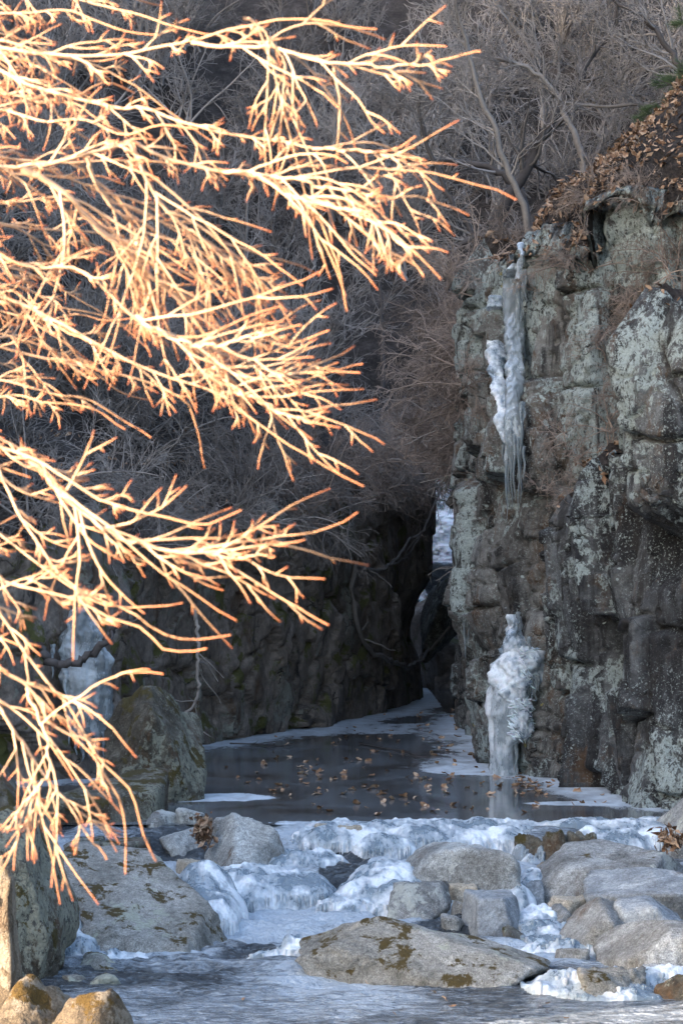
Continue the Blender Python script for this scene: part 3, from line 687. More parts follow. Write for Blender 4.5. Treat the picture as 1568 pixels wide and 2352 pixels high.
def spawn_alt(PL, R, per, t0, t1, a0, a1, rg, depth=.35):
    # twigs at even spacing, left and right in turn, mostly in the plane of the spray
    m, n, _ = PL.shape
    idx = np.repeat(np.arange(m), per); k = np.tile(np.arange(per), m)
    t = np.clip(t0+(t1-t0)*(k+rg.uniform(.1, .9, len(k)))/per, 0, .999)*(n-1); i = t.astype(int); f = (t-i)[:, None]
    p = PL[idx, i]*(1-f)+PL[idx, i+1]*f
    T = PL[idx, i+1]-PL[idx, i]; T /= np.linalg.norm(T, axis=1)[:, None]+1e-9
    sd = np.where((k+idx) % 2 == 0, 1.0, -1.0)*np.where(rg.random(len(k)) < .15, -1, 1)
    q = np.stack((-T[:, 2], np.zeros(len(k)), T[:, 0]), 1)*sd[:, None]+rg.normal(size=(len(k), 3))*np.array((.12, depth, .12))
    q = q-(q*T).sum(1)[:, None]*T; q /= np.linalg.norm(q, axis=1)[:, None]+1e-9
    a = rg.uniform(a0, a1, len(k))[:, None]
    r = R[idx, i]*(1-f[:, 0])+R[idx, i+1]*f[:, 0]
    return p, np.cos(a)*T+np.sin(a)*q, r, t/(n-1), idx
def rad(m, n, r0, r1, pw=1.0):
    t = np.linspace(0, 1, n)**pw
    return np.asarray(r0).reshape(-1, 1)*(1-t)+np.asarray(r1).reshape(-1, 1)*t if np.ndim(r0) else np.tile(r0*(1-t)+r1*t, (m, 1))
def tubes(sets, sides=3):
    """sets: list of (P (m,n,3), R (m,n), tip (m,n) or None) -> one mesh's arrays"""
    V, Fq, T, base = [], [], [], 0
    for st in sets:
        PL, R = st[0], st[1]; tp = st[2] if len(st) > 2 else None
        m, n, _ = PL.shape
        if m == 0: continue
        t = np.gradient(PL, axis=1); t /= np.linalg.norm(t, axis=2)[:, :, None]+1e-9
        mt = t.mean(1); ref = np.where(np.abs(mt[:, 2:3]) < .8, np.array([[0, 0, 1.0]]), np.array([[1.0, 0, 0]]))[:, None, :]
        u = np.cross(t, np.broadcast_to(ref, t.shape)); u /= np.linalg.norm(u, axis=2)[:, :, None]+1e-9
        v = np.cross(t, u)
        an = np.arange(sides)/sides*2*np.pi
        ring = PL[:, :, None, :]+R[:, :, None, None]*(u[:, :, None, :]*np.cos(an)[:, None]+v[:, :, None, :]*np.sin(an)[:, None])
        V.append(ring.reshape(-1, 3))
        ix = (np.arange(m*n*sides)+base).reshape(m, n, sides); j = np.roll(np.arange(sides), -1)
        Fq.append(np.stack((ix[:, :-1, :].ravel(), ix[:, :-1, j].ravel(), ix[:, 1:, j].ravel(), ix[:, 1:, :].ravel()), 1))
        if sides == 4: Fq.append(ix[:, -1, :].reshape(-1, 4)[:, ::-1])
        T.append(np.repeat((tp if tp is not None else np.zeros((m, n))).reshape(-1), sides))
        base += m*n*sides
    return np.concatenate(V), Fq, np.concatenate(T)
def tube_mesh(name, sets, sides=3, tip=False):
    v, f, t = tubes(sets, sides)
    return mesh_np(name, v, f, True, {'tip': t} if tip else None)
def curve_pts(pts, n):
    pts = np.asarray(pts, float)
    d = np.concatenate(([0], np.cumsum(np.linalg.norm(np.diff(pts, axis=0), axis=1))))
    # catmull-rom
    e = np.concatenate((2*pts[:1]-pts[1:2], pts, 2*pts[-1:]-pts[-2:-1]))
    s = np.linspace(0, d[-1], n); out = []
    for q in s:
        i = min(max(int(np.searchsorted(d, q, 'right'))-1, 0), len(pts)-2); t = (q-d[i])/(d[i+1]-d[i]+1e-9)
        a, b, c, g = e[i], e[i+1], e[i+2], e[i+3]
        out.append(.5*((2*b)+(c-a)*t+(2*a-5*b+4*c-g)*t*t+(3*b-a-3*c+g)*t**3))
    return np.array(out)

# ---- leafless shrubs: variants, then copies
def shrub_variant(seed, nst, Ls, spread, n2, n3, r, pull, n4=0, wander=.16):
    rg = np.random.default_rng(seed)
    p0 = rg.normal(size=(nst, 3))*np.array((.18, .18, 0)); p0[:, 2] = -.3
    d0 = np.stack((rg.normal(size=nst)*spread, rg.normal(size=nst)*spread, np.ones(nst)), 1)
    L = Ls*rg.uniform(.6, 1.15, nst)
    A = grow(p0, d0, L, 9, wander*.6, pull, rg); RA = rad(nst, 9, r, r*.35)
    p, d, rr, t, ix = spawn(A, RA, n2, .25, .98, .4, 1.1, rg)
    Bp = grow(p, d, L[ix]*rg.uniform(.25, .55, len(p))*(1.15-t*.6), 6, wander, np.asarray(pull)*1.1, rg); RB = rad(len(p), 6, rr*.62, np.full(len(p), r*.2))
    p, d, rr, t, ix2 = spawn(Bp, RB, n3, .15, .99, .4, 1.0, rg)
    C = grow(p, d, rg.uniform(.12, .30, len(p))*Ls*.6, 5, wander, np.asarray(pull), rg); RC_ = rad(len(p), 5, np.maximum(rr*.6, r*.21), np.full(len(p), r*.15))
    tw = [(Bp, RB), (C, RC_)]
    if n4:
        p, d, rr, t, ix3 = spawn(C, RC_, n4, .2, .99, .4, 1.0, rg)
        D = grow(p, d, rg.uniform(.06, .16, len(p))*Ls*.6, 3, wander, np.asarray(pull), rg)
        tw.append((D, rad(len(p), 3, r*.18, r*.14)))
    return tube_mesh('shrub_stems', [(A, RA)], 5), tube_mesh('shrub_twigs', tw, 3)
GREY = [shrub_variant(500+i, 7, 2.2, .45, 9, 6, .034, (0, 0, .02), 1) for i in range(6)]
ARCH = [shrub_variant(520+i, 9, 2.2, .6, 9, 6, .021, (0, 0, -.10), 1, .14) for i in range(4)]
BROWN = [shrub_variant(540+i, 12, 1.5, .7, 8, 5, .019, (0, 0, -.13), 1, .20) for i in range(5)]
for me, m_ in [(a, 'twig_grey') for v in GREY+ARCH for a in v]+[(a, 'twig_brown') for v in BROWN for a in v]: me.materials.append(M[m_])
def shrub(var, loc, sc, rz, label, group, tilt=(0, 0), name='bare_shrub', cat='shrub'):
    e = empty(name, loc); e.rotation_euler = (tilt[0], tilt[1], rz); e.scale = (sc, sc, sc)
    tag(e, label, cat, group)
    obj('stems', var[0], None, e); obj('twigs', var[1], None, e)
    return e
rg = np.random.default_rng(77); random.seed(5)
def scatter(n, xmin, xmax, ymin, ymax, ypow, test):
    out = []; tries = 0
    while len(out) < n and tries < 6000:
        tries += 1
        y = ymin+(ymax-ymin)*rg.random()**ypow
        vx = rg.uniform(xmin, xmax); x = X(vx, y)
        z = H1(x, y); vy = HZ-(z-CAMZ)/y*F
        if test(x, y, z, vx, vy): out.append((x, y, z))
    return out
for x, y, z in scatter(120, -140, 1700, 57, 88, 1.0, lambda x, y, z, vx, vy: -150 < vy < 1150):
    shrub(random.choice(GREY), (x, y, z), random.uniform(1.1, 1.9), random.uniform(0, 6.28), 'leafless grey shrub in the far thicket '+('behind the sunlit branches' if x/y*F < -150 else 'above the narrow slot' if x/y*F < 330 else 'above the leaf covered slope'), 'thicket shrubs on the back slope')
for x, y, z in scatter(95, -120, 1010, 30, 57, .8, lambda x, y, z, vx, vy: x < xl(y)-.7 and -150 < vy < 1250):
    shrub(random.choice(GREY+ARCH), (x, y, z), random.uniform(.75, 1.35), random.uniform(0, 6.28), 'leafless grey shrub on the slope above the dark wet wall', 'shrubs above the dark wall')
for x, y, z in scatter(40, 1090, 1720, 33, 58, .8, lambda x, y, z, vx, vy: x > xr(y)+1.2 and vy > -150):
    shrub(random.choice(GREY+ARCH), (x, y, z), random.uniform(.8, 1.3), random.uniform(0, 6.28), 'leafless grey shrub on the slope above the lichen cliff', 'shrubs above the lichen cliff')
# arching shrubs on the rim of the dark wall, hanging over it
for k in range(30):
    vx = rg.uniform(20, 990); i = int(np.argmin([abs(CX+q[0]/q[1]*F-vx) for q in LW[:, 150]]))
    q = LW[i, 150+rg.integers(0, 5)]
    shrub(random.choice(ARCH), tuple(q), random.uniform(.55, .95), random.uniform(0, 6.28), 'arching leafless shrub hanging over the rim of the dark wet wall', 'shrubs hanging over the dark wall', (rg.uniform(.1, .6), rg.uniform(0, .4)))
# brown brush
rim = RC[:, 226:250].reshape(-1, 3); rim = rim[(rim[:, 1] > 34) & (rim[:, 1] < 50)]
for x, y, z in rim[rg.integers(0, len(rim), 60)]:
    shrub(random.choice(BROWN), (x, y, z), random.uniform(.7, 1.1), random.uniform(0, 6.28), 'brown dry brush draped over the slope beside the slot', 'brown brush beside the slot', (rg.uniform(.1, .5), rg.uniform(-.6, 0)), 'dry_brush', 'brush')
for k in range(26):
    vx = rg.uniform(560, 1000); i = int(np.argmin([abs(CX+q[0]/q[1]*F-vx) for q in LW[:, 150]]))
    q = LW[i, 148+rg.integers(0, 8)]
    shrub(random.choice(BROWN), tuple(q), random.uniform(.6, 1.0), random.uniform(0, 6.28), 'brown dry brush drooping from the rim of the dark wet wall', 'brown brush on the dark wall rim', (rg.uniform(.3, .9), rg.uniform(0, .5)), 'dry_brush', 'brush')
for k in range(80):
    i = rg.integers(0, len(RC)); q = RC[i, 230+rg.integers(0, 12)]
    vx = CX+q[0]/q[1]*F
    if not (1000 < vx < 1600) or 1165 < vx < 1215: continue
    shrub(random.choice(BROWN), tuple(q), random.uniform(.35, .7)*(1.4 if vx < 1160 else .85), random.uniform(0, 6.28), 'brown dry brush hanging over the rim of the lichen cliff', 'brown brush on the cliff rim', (rg.uniform(.2, .8), rg.uniform(-.5, .2)), 'dry_brush', 'brush')

# brush growing from ledges on the cliff face (placed on the rock surface)
def on_grid(G, vx, vy):
    q = G.reshape(-1, 3); u = CX+q[:, 0]/q[:, 1]*F; v = HZ-(q[:, 2]-CAMZ)/q[:, 1]*F
    d = (u-vx)**2+(v-vy)**2; m = np.where(d < max(d.min()+1, 100))[0]
    return q[m[np.argmin(q[m, 1])]]
for (a, b, sc) in [(1000, 760, .8), (1030, 840, .8), (985, 880, .8), (1010, 940, .6), (960, 960, .6), (930, 1040, .6), (990, 1030, .5), (1020, 700, .8), (1040, 640, .7), (1410, 800, .45), (1450, 760, .5), (1490, 720, .5), (1430, 880, .45), (1460, 830, .45), (1380, 960, .4), (1520, 640, .5), (1545, 590, .5), (1330, 1040, .35), (1270, 1000, .3), (1215, 660, .25), (1240, 1120, .25), (1300, 1140, .25), (1400, 1010, .4), (1480, 690, .4), (1100, 960, .3), (1090, 880, .35)]:
    q = on_grid(RC, max(a, 1060), b) if a >= 1040 else np.array((X(a, 41), 41, Z(b, 41)))
    shrub(random.choice(BROWN), (q[0], q[1]-.05, q[2]), sc, random.uniform(0, 6.28), 'brown dry brush growing from a ledge of the lichen cliff', 'brown brush on cliff ledges', (rg.uniform(.5, 1.0), rg.uniform(-.4, .3)), 'dry_brush', 'brush')

# ------------------------------------------------------------------ bare trees with traced trunks
def bare_tree(label, pts, r0, seed, mat='bark_dark', nb=16, bl=1.6, r1=.02):
    rg = np.random.default_rng(seed)
    c = curve_pts(pts, 26)[None]
    c[0, 1:-1] += rg.normal(size=(24, 3))*r0*.25
    R = rad(1, 26, r0, r1)
    base = c[0, 0]
    e = empty('bare_tree', tuple(base)); tag(e, label, 'tree')
    off = -base
    obj('trunk', tube_mesh('trunk', [(c+off, R)], 7), M[mat], e)
    p, d, rr, t, ix = spawn(c+off, R, nb, .25, .99, .4, 1.1, rg)
    A = grow(p, d, rg.uniform(.4, 1.0, len(p))*bl*(1.2-t*.7), 8, .2, (0, 0, .05), rg); RA = rad(len(p), 8, rr*.5, np.full(len(p), .006))
    p, d, rr, t, ix = spawn(A, RA, 8, .15, .99, .4, 1.0, rg)
    B = grow(p, d, rg.uniform(.25, .6, len(p)), 6, .2, (0, 0, .03), rg); RB = rad(len(p), 6, np.maximum(rr*.55, .006), np.full(len(p), .004))
    p, d, rr, t, ix = spawn(B, RB, 4, .2, .99, .4, 1.0, rg)
    C = grow(p, d, rg.uniform(.1, .3, len(p)), 4, .2, (0, 0, .0), rg)
    obj('crown', tube_mesh('crown', [(A, RA), (B, RB), (C, rad(len(p), 4, .005, .0035))], 3), M['twig_grey'], e)
    return e
def PP(l, Y, dY=0):
    (a0, b0), (a1, b1) = l[0], l[1]
    l = [(a0+(a0-a1)*.4, b0+95)]+list(l)
    return [P(a, b, Y+dY*i/(len(l)-1)) for i, (a, b) in enumerate(l)]
bare_tree('slender curved sapling rooted at the leafy cliff top beside the tall icefall', PP([(1205, 480), (1170, 400), (1140, 310), (1105, 230), (1075, 120), (1050, 20), (1040, -60)], 32), .05, 1, 'bark_pale', 14, 1.2)
bare_tree('dark leaning trunk crossing the thicket towards the upper corner', PP([(1160, 470), (1215, 380), (1270, 270), (1340, 170), (1400, 70), (1440, -40)], 37), .11, 2, 'bark_dark', 18, 2.0)
bare_tree('dark sloping trunk reaching left out of the cliff top', PP([(1130, 540), (1050, 565), (985, 580), (900, 590), (830, 610)], 36), .07, 3, 'bark_dark', 12, 1.3)
bare_tree('thin sapling arching up from the gorge rim left of the icefall', PP([(1085, 540), (1040, 470), (1010, 400), (980, 330), (960, 230), (970, 120)], 36), .045, 4, 'bark_dark', 12, 1.1)
bare_tree('grey barked tree arching over the brown leaf slope', PP([(1330, 330), (1300, 270), (1270, 200), (1200, 150), (1120, 130)], 35), .055, 5, 'bark_pale', 12, 1.2)
bare_tree('bent pale tree hanging over the upper frame corner', PP([(1620, 330), (1540, 250), (1460, 240), (1380, 245), (1300, 235)], 33), .04, 6, 'bark_pale', 10, 1.0)
bare_tree('dark forked trunk low on the slope behind the sapling', PP([(1190, 430), (1120, 380), (1030, 370), (940, 360), (860, 330)], 39), .08, 7, 'bark_dark', 14, 1.6)
bare_tree('twisted dark tree at the upper frame edge by the pine', PP([(1590, 230), (1540, 120), (1500, 60), (1440, 20), (1380, -20)], 34), .07, 8, 'bark_dark', 14, 1.4)
for i, (vx, Y, lean) in enumerate([(80, 66, .5), (250, 72, -.3), (400, 64, .4), (560, 70, .2), (700, 63, -.4), (760, 74, .3), (880, 68, -.2), (1000, 76, .2), (1130, 70, .5), (1250, 78, -.3), (1420, 72, .4), (1520, 66, -.2), (640, 80, .1), (320, 82, .2)]):
    x = X(vx, Y); z = H1(x, Y); L = 5+(i*37 % 10)*.25
    bare_tree('slender leafless tree standing in the thicket behind the gorge', [np.array((x+lean*s*s*1.5, Y-s*.4, z-.2+s*L)) for s in (0, .25, .5, .75, 1)], .07+.02*(i % 3), 30+i, 'bark_pale' if i % 2 else 'bark_dark', 18, 2.2)['group'] = 'slender trees on the back slope'

# pine at the frame edge
e = tag(empty('pine_tree', (4.75, 31.5, H1(4.75, 31.5))), 'green pine reaching in at the frame edge above the cliff', 'tree')
zb = H1(4.75, 31.5); rgp = np.random.default_rng(8)
tr = curve_pts([(0, 0, -.4), (.05, 0, 1), (0, .1, 2.2), (.1, 0, 3.6)], 12)[None]
obj('trunk', tube_mesh('pine_trunk', [(tr, rad(1, 12, .10, .03))], 8), M['bark_dark'], e)
p, d, rr, t, ix = spawn(tr, rad(1, 12, .1, .03), 26, .15, .98, 1.2, 1.6, rgp, (1.4, 1, .3))
A = grow(p, d, rgp.uniform(.5, 1.0, len(p)), 7, .1, (0, 0, .03), rgp)
p, d, rr, t, ix = spawn(A, rad(len(A), 7, .015, .005), 6, .3, 1, .5, .9, rgp)
B = grow(p, d, rgp.uniform(.1, .25, len(p)), 4, .1, (0, 0, .03), rgp)
obj('branches', tube_mesh('pine_branches', [(A, rad(len(A), 7, .018, .005)), (B, rad(len(B), 4, .006, .004))], 4), M['bark_dark'], e)
p, d, rr, t, ix = spawn(B, rad(len(B), 4, .005, .004), 60, .1, 1, .3, 1.0, rgp)
Nn = grow(p, d, rgp.uniform(.07, .12, len(p)), 2, .0, (0, 0, 0), rgp)
obj('needles', tube_mesh('pine_needles', [(Nn, rad(len(Nn), 2, .0022, .0012))], 3), M['pine'], e)

# ------------------------------------------------------------------ vines on the wall
def vine(label, pts, r, seed, G=None, Y=None, mat='bark_pale', nb=5):
    rg = np.random.default_rng(seed)
    q = []
    for a, b in pts:
        y = (surf_y(G, a, b)-.12) if G is not None else Y
        q.append((a, b, y))
    ys = np.array([k[2] for k in q]); ys = np.convolve(np.pad(ys, 1, mode='edge'), [.25, .5, .25], 'valid')
    c = curve_pts([P(a, b, y) for (a, b, _), y in zip(q, ys)], 40)[None]
    c[0, 1:-1] += rg.normal(size=(38, 3))*r*.35
    base = c[0, 0].copy(); R = rad(1, 40, r, r*.6)
    o = obj('vine', tube_mesh('vine', [(c-base, R)], 6), M[mat], None, tuple(base)); tag(o, label, 'vine')
    if nb:
        p, d, rr, t, ix = spawn(c-base, R, nb, .1, .9, .6, 1.2, rg)
        A = grow(p, d, rg.uniform(.3, .8, len(p)), 7, .25, (0, 0, -.05), rg)
        obj('tendrils', tube_mesh('tendrils', [(A, rad(len(p), 7, r*.4, r*.2))], 4), M[mat], o)
    return o
vine('grey vine looping down across the dark wall above the pool', [(690, 1135), (722, 1165), (730, 1205), (762, 1230), (785, 1270), (830, 1305), (875, 1308), (910, 1282), (940, 1240), (975, 1220)], .045, 1, LW)
vine('long vine sagging along the dark wall to the cave mouth', [(815, 1290), (812, 1370), (822, 1440), (845, 1490), (890, 1515), (935, 1532), (968, 1515), (985, 1490), (1008, 1468), (1032, 1440)], .05, 2, LW)
vine('thin vine hanging straight down the middle of the dark wall', [(800, 1120), (805, 1180), (798, 1230), (806, 1290)], .025, 3, LW)
vine('twisted vine beside the huge mossy boulder', [(447, 1400), (455, 1480), (452, 1540), (458, 1580), (445, 1620), (418, 1645)], .03, 4, None, 31.0)
vine('thick bark stripped vine curving below the frozen seep', [(92, 1480), (105, 1508), (140, 1525), (180, 1518), (215, 1500), (250, 1460), (290, 1400)], .06, 5, None, 28.6, 'bark_dark', 3)
vine('reddish vine climbing beside the slot', [(1015, 1110), (985, 1190), (960, 1240), (935, 1275), (900, 1300)], .03, 6, LW)

# ------------------------------------------------------------------ ice falls
def ice_curtain(name, label, rows, Y, depth, mat, seed, flute=.02, lump=.03, na=56, dz=.018, frill=0.0, parent=None, zscale=.35, G=None):
    rows = np.array(rows, float)
    Yr = np.full(len(rows), float(Y))
    if G is not None:
        Yr = np.array([sorted(on_grid(G, a[1]+(a[2]-a[1])*f_, a[0]+g_)[1] for f_ in (.1, .5, .9) for g_ in (-14, 0, 14))[3] for a in rows])+Y
        for _ in range(2): Yr = np.minimum(Yr, np.convolve(np.pad(Yr, 1, mode='edge'), [.3, .4, .3], 'valid'))
    zs = Z(rows[:, 0], Yr)
    n = max(int((zs[0]-zs[-1])/dz), 8); zz = np.linspace(zs[0], zs[-1], n)
    lo = np.interp(-zz, -zs, X(rows[:, 1], Yr)); hi = np.interp(-zz, -zs, X(rows[:, 2], Yr)); Y = np.interp(-zz, -zs, Yr)
    dk = np.interp(-zz, -zs, rows[:, 3] if rows.shape[1] > 3 else np.ones(len(rows)))
    a = np.linspace(-.12*np.pi, 1.12*np.pi, na)
    A, Zg = np.meshgrid(a, zz, indexing='ij')
    cx, hw = (lo+hi)/2, (hi-lo)/2
    p = np.stack((cx-hw*np.cos(A), Y-depth*dk*np.sin(A)+.0*A, Zg), 2).reshape(-1, 3)
    nr = np.stack((-np.cos(A), -np.sin(A), np.zeros_like(A)), 2).reshape(-1, 3)
    q = p*np.array((1, 1, zscale))
    d = flute*(1-np.abs(fbm(q*np.array((9, 9, 1.2)), 3, seed))*2.2) + lump*fbm(p*np.array((4.5, 4.5, 5)), 4, seed+9)*1.6 + .25*lump*fbm(p*16, 3, seed+12)
    if frill: d += frill*np.clip(-np.cos(A).ravel()*-1, 0, 1)*np.abs(fbm(p*np.array((6, 6, 22)), 3, seed+4))*2
    p = p+nr*d[:, None]
    me = mesh_np(name, p, grid_faces(na, n))
    o = obj(name, me, M[mat], parent)
    if label: tag(o, label, 'ice')
    return o
def icicle(vx, vy0, vy1, r, Y, mat, parent=None, name='icicle', label=None):
    n = 24; t = np.linspace(0, 1, n); zz = Z(vy0, Y)+(Z(vy1, Y)-Z(vy0, Y))*t
    c = np.stack((np.full(n, X(vx, Y))+.01*np.sin(t*9+vx), np.full(n, Y), zz), 1)[None]
    R = (r*(1-t)**.75*(1+.16*np.sin(t*34+vx))+.003)[None]
    o = obj(name, tube_mesh('icicle', [(c, R)], 9), M[mat], parent)
    if label: tag(o, label, 'icicle')
    return o
YI = 30.35
col = ice_curtain('ice_column', 'white and glassy frozen seep column standing on the pool edge', [(1560, 1132, 1238, .7), (1580, 1127, 1225, .9), (1599, 1122, 1212, 1), (1640, 1122, 1214, 1), (1662, 1124, 1217, .95), (1694, 1127, 1206, .9), (1712, 1129, 1178, .8), (1757, 1130, 1182, .8), (1785, 1128, 1184, .9)], YI, .42, 'ice_fall', 1, .035, .03)
ice_curtain('frozen_bulge', None, [(1484, 1160, 1225, .3), (1495, 1150, 1245, .7), (1535, 1140, 1246, 1), (1567, 1130, 1238, 1), (1600, 1126, 1222, .8), (1612, 1130, 1212, .5)], YI, .40, 'ice_stream', 2, .03, .13, parent=col, zscale=.8)
ice_curtain('frozen_knob', None, [(1411, 1170, 1182, .3), (1440, 1164, 1199, .8), (1465, 1156, 1202, .9), (1485, 1152, 1203, 1), (1500, 1152, 1206, .9)], YI, .22, 'ice_stream', 3, .02, .09, parent=col, zscale=.8)
ice_curtain('frozen_frill', None, [(1590, 1180, 1212, .5), (1630, 1170, 1218, .8), (1665, 1165, 1221, .9), (1690, 1165, 1212, .8), (1702, 1170, 1190, .5)], YI-.10, .36, 'ice_stream', 4, .03, .11, parent=col, zscale=.8)
for vx, a, b, r in [(1222, 1555, 1612, .03), (1230, 1550, 1612, .025), (1213, 1560, 1605, .03), (1236, 1552, 1590, .02), (1185, 1700, 1780, .03), (1215, 1462, 1500, .03), (1190, 1405, 1440, .03)]:
    icicle(vx, a, b, r, YI-.30, 'ice_clear', col)
rgk = np.random.default_rng(9); sp_p, sp_r = [], []
for k in range(650):
    up = rgk.random() < .5
    vy = rgk.uniform(1490, 1575) if up else rgk.uniform(1605, 1695); vx = rgk.uniform(1196, 1240) if up else rgk.uniform(1172, 1216)
    Yk = YI-.40+((vx-1172)/68)**2*.36+rgk.uniform(-.05, .03)
    q = P(vx, vy, Yk); L_ = rgk.uniform(.04, .11); dr_ = np.array((rgk.uniform(.1, 1.0), rgk.uniform(-.8, .1), rgk.uniform(-.9, .3))); dr_ /= np.linalg.norm(dr_)
    sp_p.append([q-dr_*.05, q+dr_*L_*.5, q+dr_*L_]); sp_r.append([.013, .008, .0015])
fs = obj('frost_feathers', tube_mesh('frost_feathers', [(np.array(sp_p), np.array(sp_r))], 4), M['snow'], col); fs['kind'] = 'stuff'
fall = ice_curtain('icefall', 'tall narrow blue grey icefall streaking down the lichen cliff', [(605, 1178, 1184, .1), (618, 1166, 1199, .5), (640, 1160, 1201, .9), (720, 1160, 1200, 1), (800, 1164, 1199, 1), (900, 1166, 1196, .9), (960, 1162, 1196, .8), (1020, 1166, 1192, .6), (1050, 1172, 1188, .2)], -.03, .08, 'ice_clear', 11, .04, .02, G=RC)
ice_curtain('frozen_trickle', None, [(556, 1193, 1199, .1), (566, 1189, 1203, .6), (585, 1190, 1203, .8), (606, 1186, 1204, .7), (640, 1184, 1200, .3)], -.03, .06, 'ice_fall', 14, .02, .03, parent=fall, G=RC)
ice_curtain('snowy_bulge', None, [(678, 1134, 1140, .1), (690, 1122, 1154, .6), (705, 1116, 1159, .9), (740, 1115, 1160, 1), (800, 1117, 1160, 1), (850, 1122, 1156, .7), (900, 1136, 1164, .5), (960, 1140, 1186, .8), (1010, 1150, 1190, .7), (1035, 1166, 1178, .1)], -.02, .11, 'ice_stream', 12, .012, .07, parent=fall, G=RC)
rgi = np.random.default_rng(4)
for k in range(48):
    vx = rgi.uniform(1154, 1206); a = rgi.choice([622, 640, 700, 760, 850, 930, 990, 1010]) + rgi.uniform(-15, 15); b = a+rgi.uniform(60, 190)
    if vx > 1198 or vx < 1160: b = a+rgi.uniform(30, 110)
    icicle(vx, a, b, rgi.uniform(.012, .032), float(on_grid(RC, vx, a)[1])-rgi.uniform(.06, .16), 'ice_clear', fall)
yy = 33.0
icicle(1067, 1235, 1515, .055, yy, 'ice_clear', None, 'icicle', 'long clear icicle hanging at the dark edge of the slot')
icicle(1076, 1245, 1480, .05, yy, 'ice_clear', None, 'icicle', 'shorter clear icicle just right of the long slot icicle')
YS = 29.6
seep = ice_curtain('frozen_seep', 'dim grey ice sheet on the rock behind the sunlit twigs', [(1395, 182, 190, .1), (1440, 165, 212, .5), (1500, 140, 245, .9), (1560, 145, 250, 1), (1640, 165, 248, 1), (1690, 172, 248, .8), (1708, 190, 235, .4)], YS, .22, 'ice_wall', 21, .06, .05)
for vx, a, b, r in [(175, 1690, 1735, .03), (190, 1700, 1750, .035), (205, 1700, 1742, .03), (222, 1690, 1760, .035), (238, 1680, 1750, .03), (246, 1690, 1725, .025), (150, 1540, 1600, .03), (160, 1640, 1710, .03), (120, 1480, 1560, .03)]:
    icicle(vx, a, b, r, YS-.2, 'ice_wall', seep)
# snow filled chute beyond the slot
ice_curtain('snow_chute', 'bright snow covered frozen fall seen through the slot', [(1090, 1000, 1060, .4), (1130, 985, 1070, .6), (1180, 990, 1066, .6), (1190, 985, 1072, .9), (1250, 980, 1076, 1), (1255, 975, 1080, 1.3), (1345, 970, 1085, 1.6), (1400, 965, 1090, 1.8)], 55.5, .9, 'snow', 31, .03, .10)

# ice banks of the rapids: each a thick sheet over the running water
def ice_mound(label, blobs, seed, x0, x1, y0, y1, mat='ice_stream', name='ice_bank', res=.016, lump=.05):
    xs = np.arange(x0, x1, res); ys = np.arange(y0, y1, res)
    XX, YY = np.meshgrid(xs, ys, indexing='ij'); x, y = XX.ravel(), YY.ravel()
    p = np.stack((x, y, np.zeros_like(x)), 1)
    fl_ = fbm(p*np.array((9, 1.6, 1)), 3, seed+8)
    wob = fbm(p*2.2, 4, seed)*.30+fl_*.16
    z = np.full(len(x), -1.0)
    for vx, Y, rx, ry, h, b in blobs:
        r2 = ((x-X(vx, Y))/rx)**2+((y-Y)/ry)**2+wob
        k = np.clip(1-r2, 0, None)
        z = np.maximum(z, np.where(k > 0, b+h*np.sqrt(k), -1.0))
    zw = wlevel(x, y)
    on = z > zw-.06
    z = z + lump*1.1*fbm(p*5, 4, seed+3)+lump*.6*fbm(p*15, 4, seed+5)+lump*.9*fl_
    z = np.maximum(z, zw-.12)
    f = grid_faces(len(xs), len(ys)); keep = on[f].any(1)
    f = f[keep]; u, inv = np.unique(f, return_inverse=True)
    v = np.stack((x, y, z), 1)[u]; f = inv.reshape(f.shape)
    base = np.array((v[:, 0].mean(), v[:, 1].mean(), ZL))
    Zg, Wg = z.reshape(len(xs), len(ys)), zw.reshape(len(xs), len(ys)); rgm = np.random.default_rng(seed)
    fp, fr_ = [], []
    for ii in range(2, len(xs)-2):
        for _ in range(1):
            if rgm.random() < .35: continue
            up = np.where(Zg[ii] > Wg[ii]+.05+.06*rgm.random())[0]
            if len(up) == 0: continue
            jj = up[0]; top = Zg[ii, jj]; bot = Wg[ii, max(jj-3, 0)]-.02
            if top-bot < .05: continue
            bot = bot+(top-bot)*.45*rgm.random()
            xx_, yy_ = xs[ii]+rgm.normal()*.006, ys[jj]-.01-.02*rgm.random()
            fp.append([(xx_, yy_+.02, top+.01), (xx_, yy_, top-(top-bot)*.4), (xx_+rgm.normal()*.004, yy_-.008, bot)])
            k_ = rgm.uniform(.6, 1.7); fr_.append([.013*k_, .010*k_, .003])
    o = tag(obj(name, mesh_np(name, v-base, f), M[mat], None, tuple(base)), label, 'ice')
    if fp:
        fo = obj('icicle_fringe', tube_mesh('icicle_fringe', [(np.array(fp)-base, np.array(fr_))], 5), M[mat], o); fo['kind'] = 'stuff'
    return o
ice_mound('thick white ice bank spilling from the wedge shaped boulder', [(585, 22.05, .58, .62, .27, -.45), (680, 22.0, .42, .50, .25, -.46), (530, 21.75, .42, .38, .18, -.46), (690, 22.9, .45, .5, .16, -.28), (720, 21.85, .25, .3, .2, -.46)], 201, -1.9, .1, 21.2, 23.6)
ice_mound('smooth white ice apron sloping between the chute and the rounded boulder', [(890, 22.2, .42, .62, .32, -.45), (850, 21.75, .36, .42, .22, -.46), (930, 21.6, .42, .40, .22, -.46), (800, 21.4, .30, .25, .12, -.46), (960, 21.2, .4, .3, .14, -.46)], 205, -.4, 1.3, 20.7, 23.0)
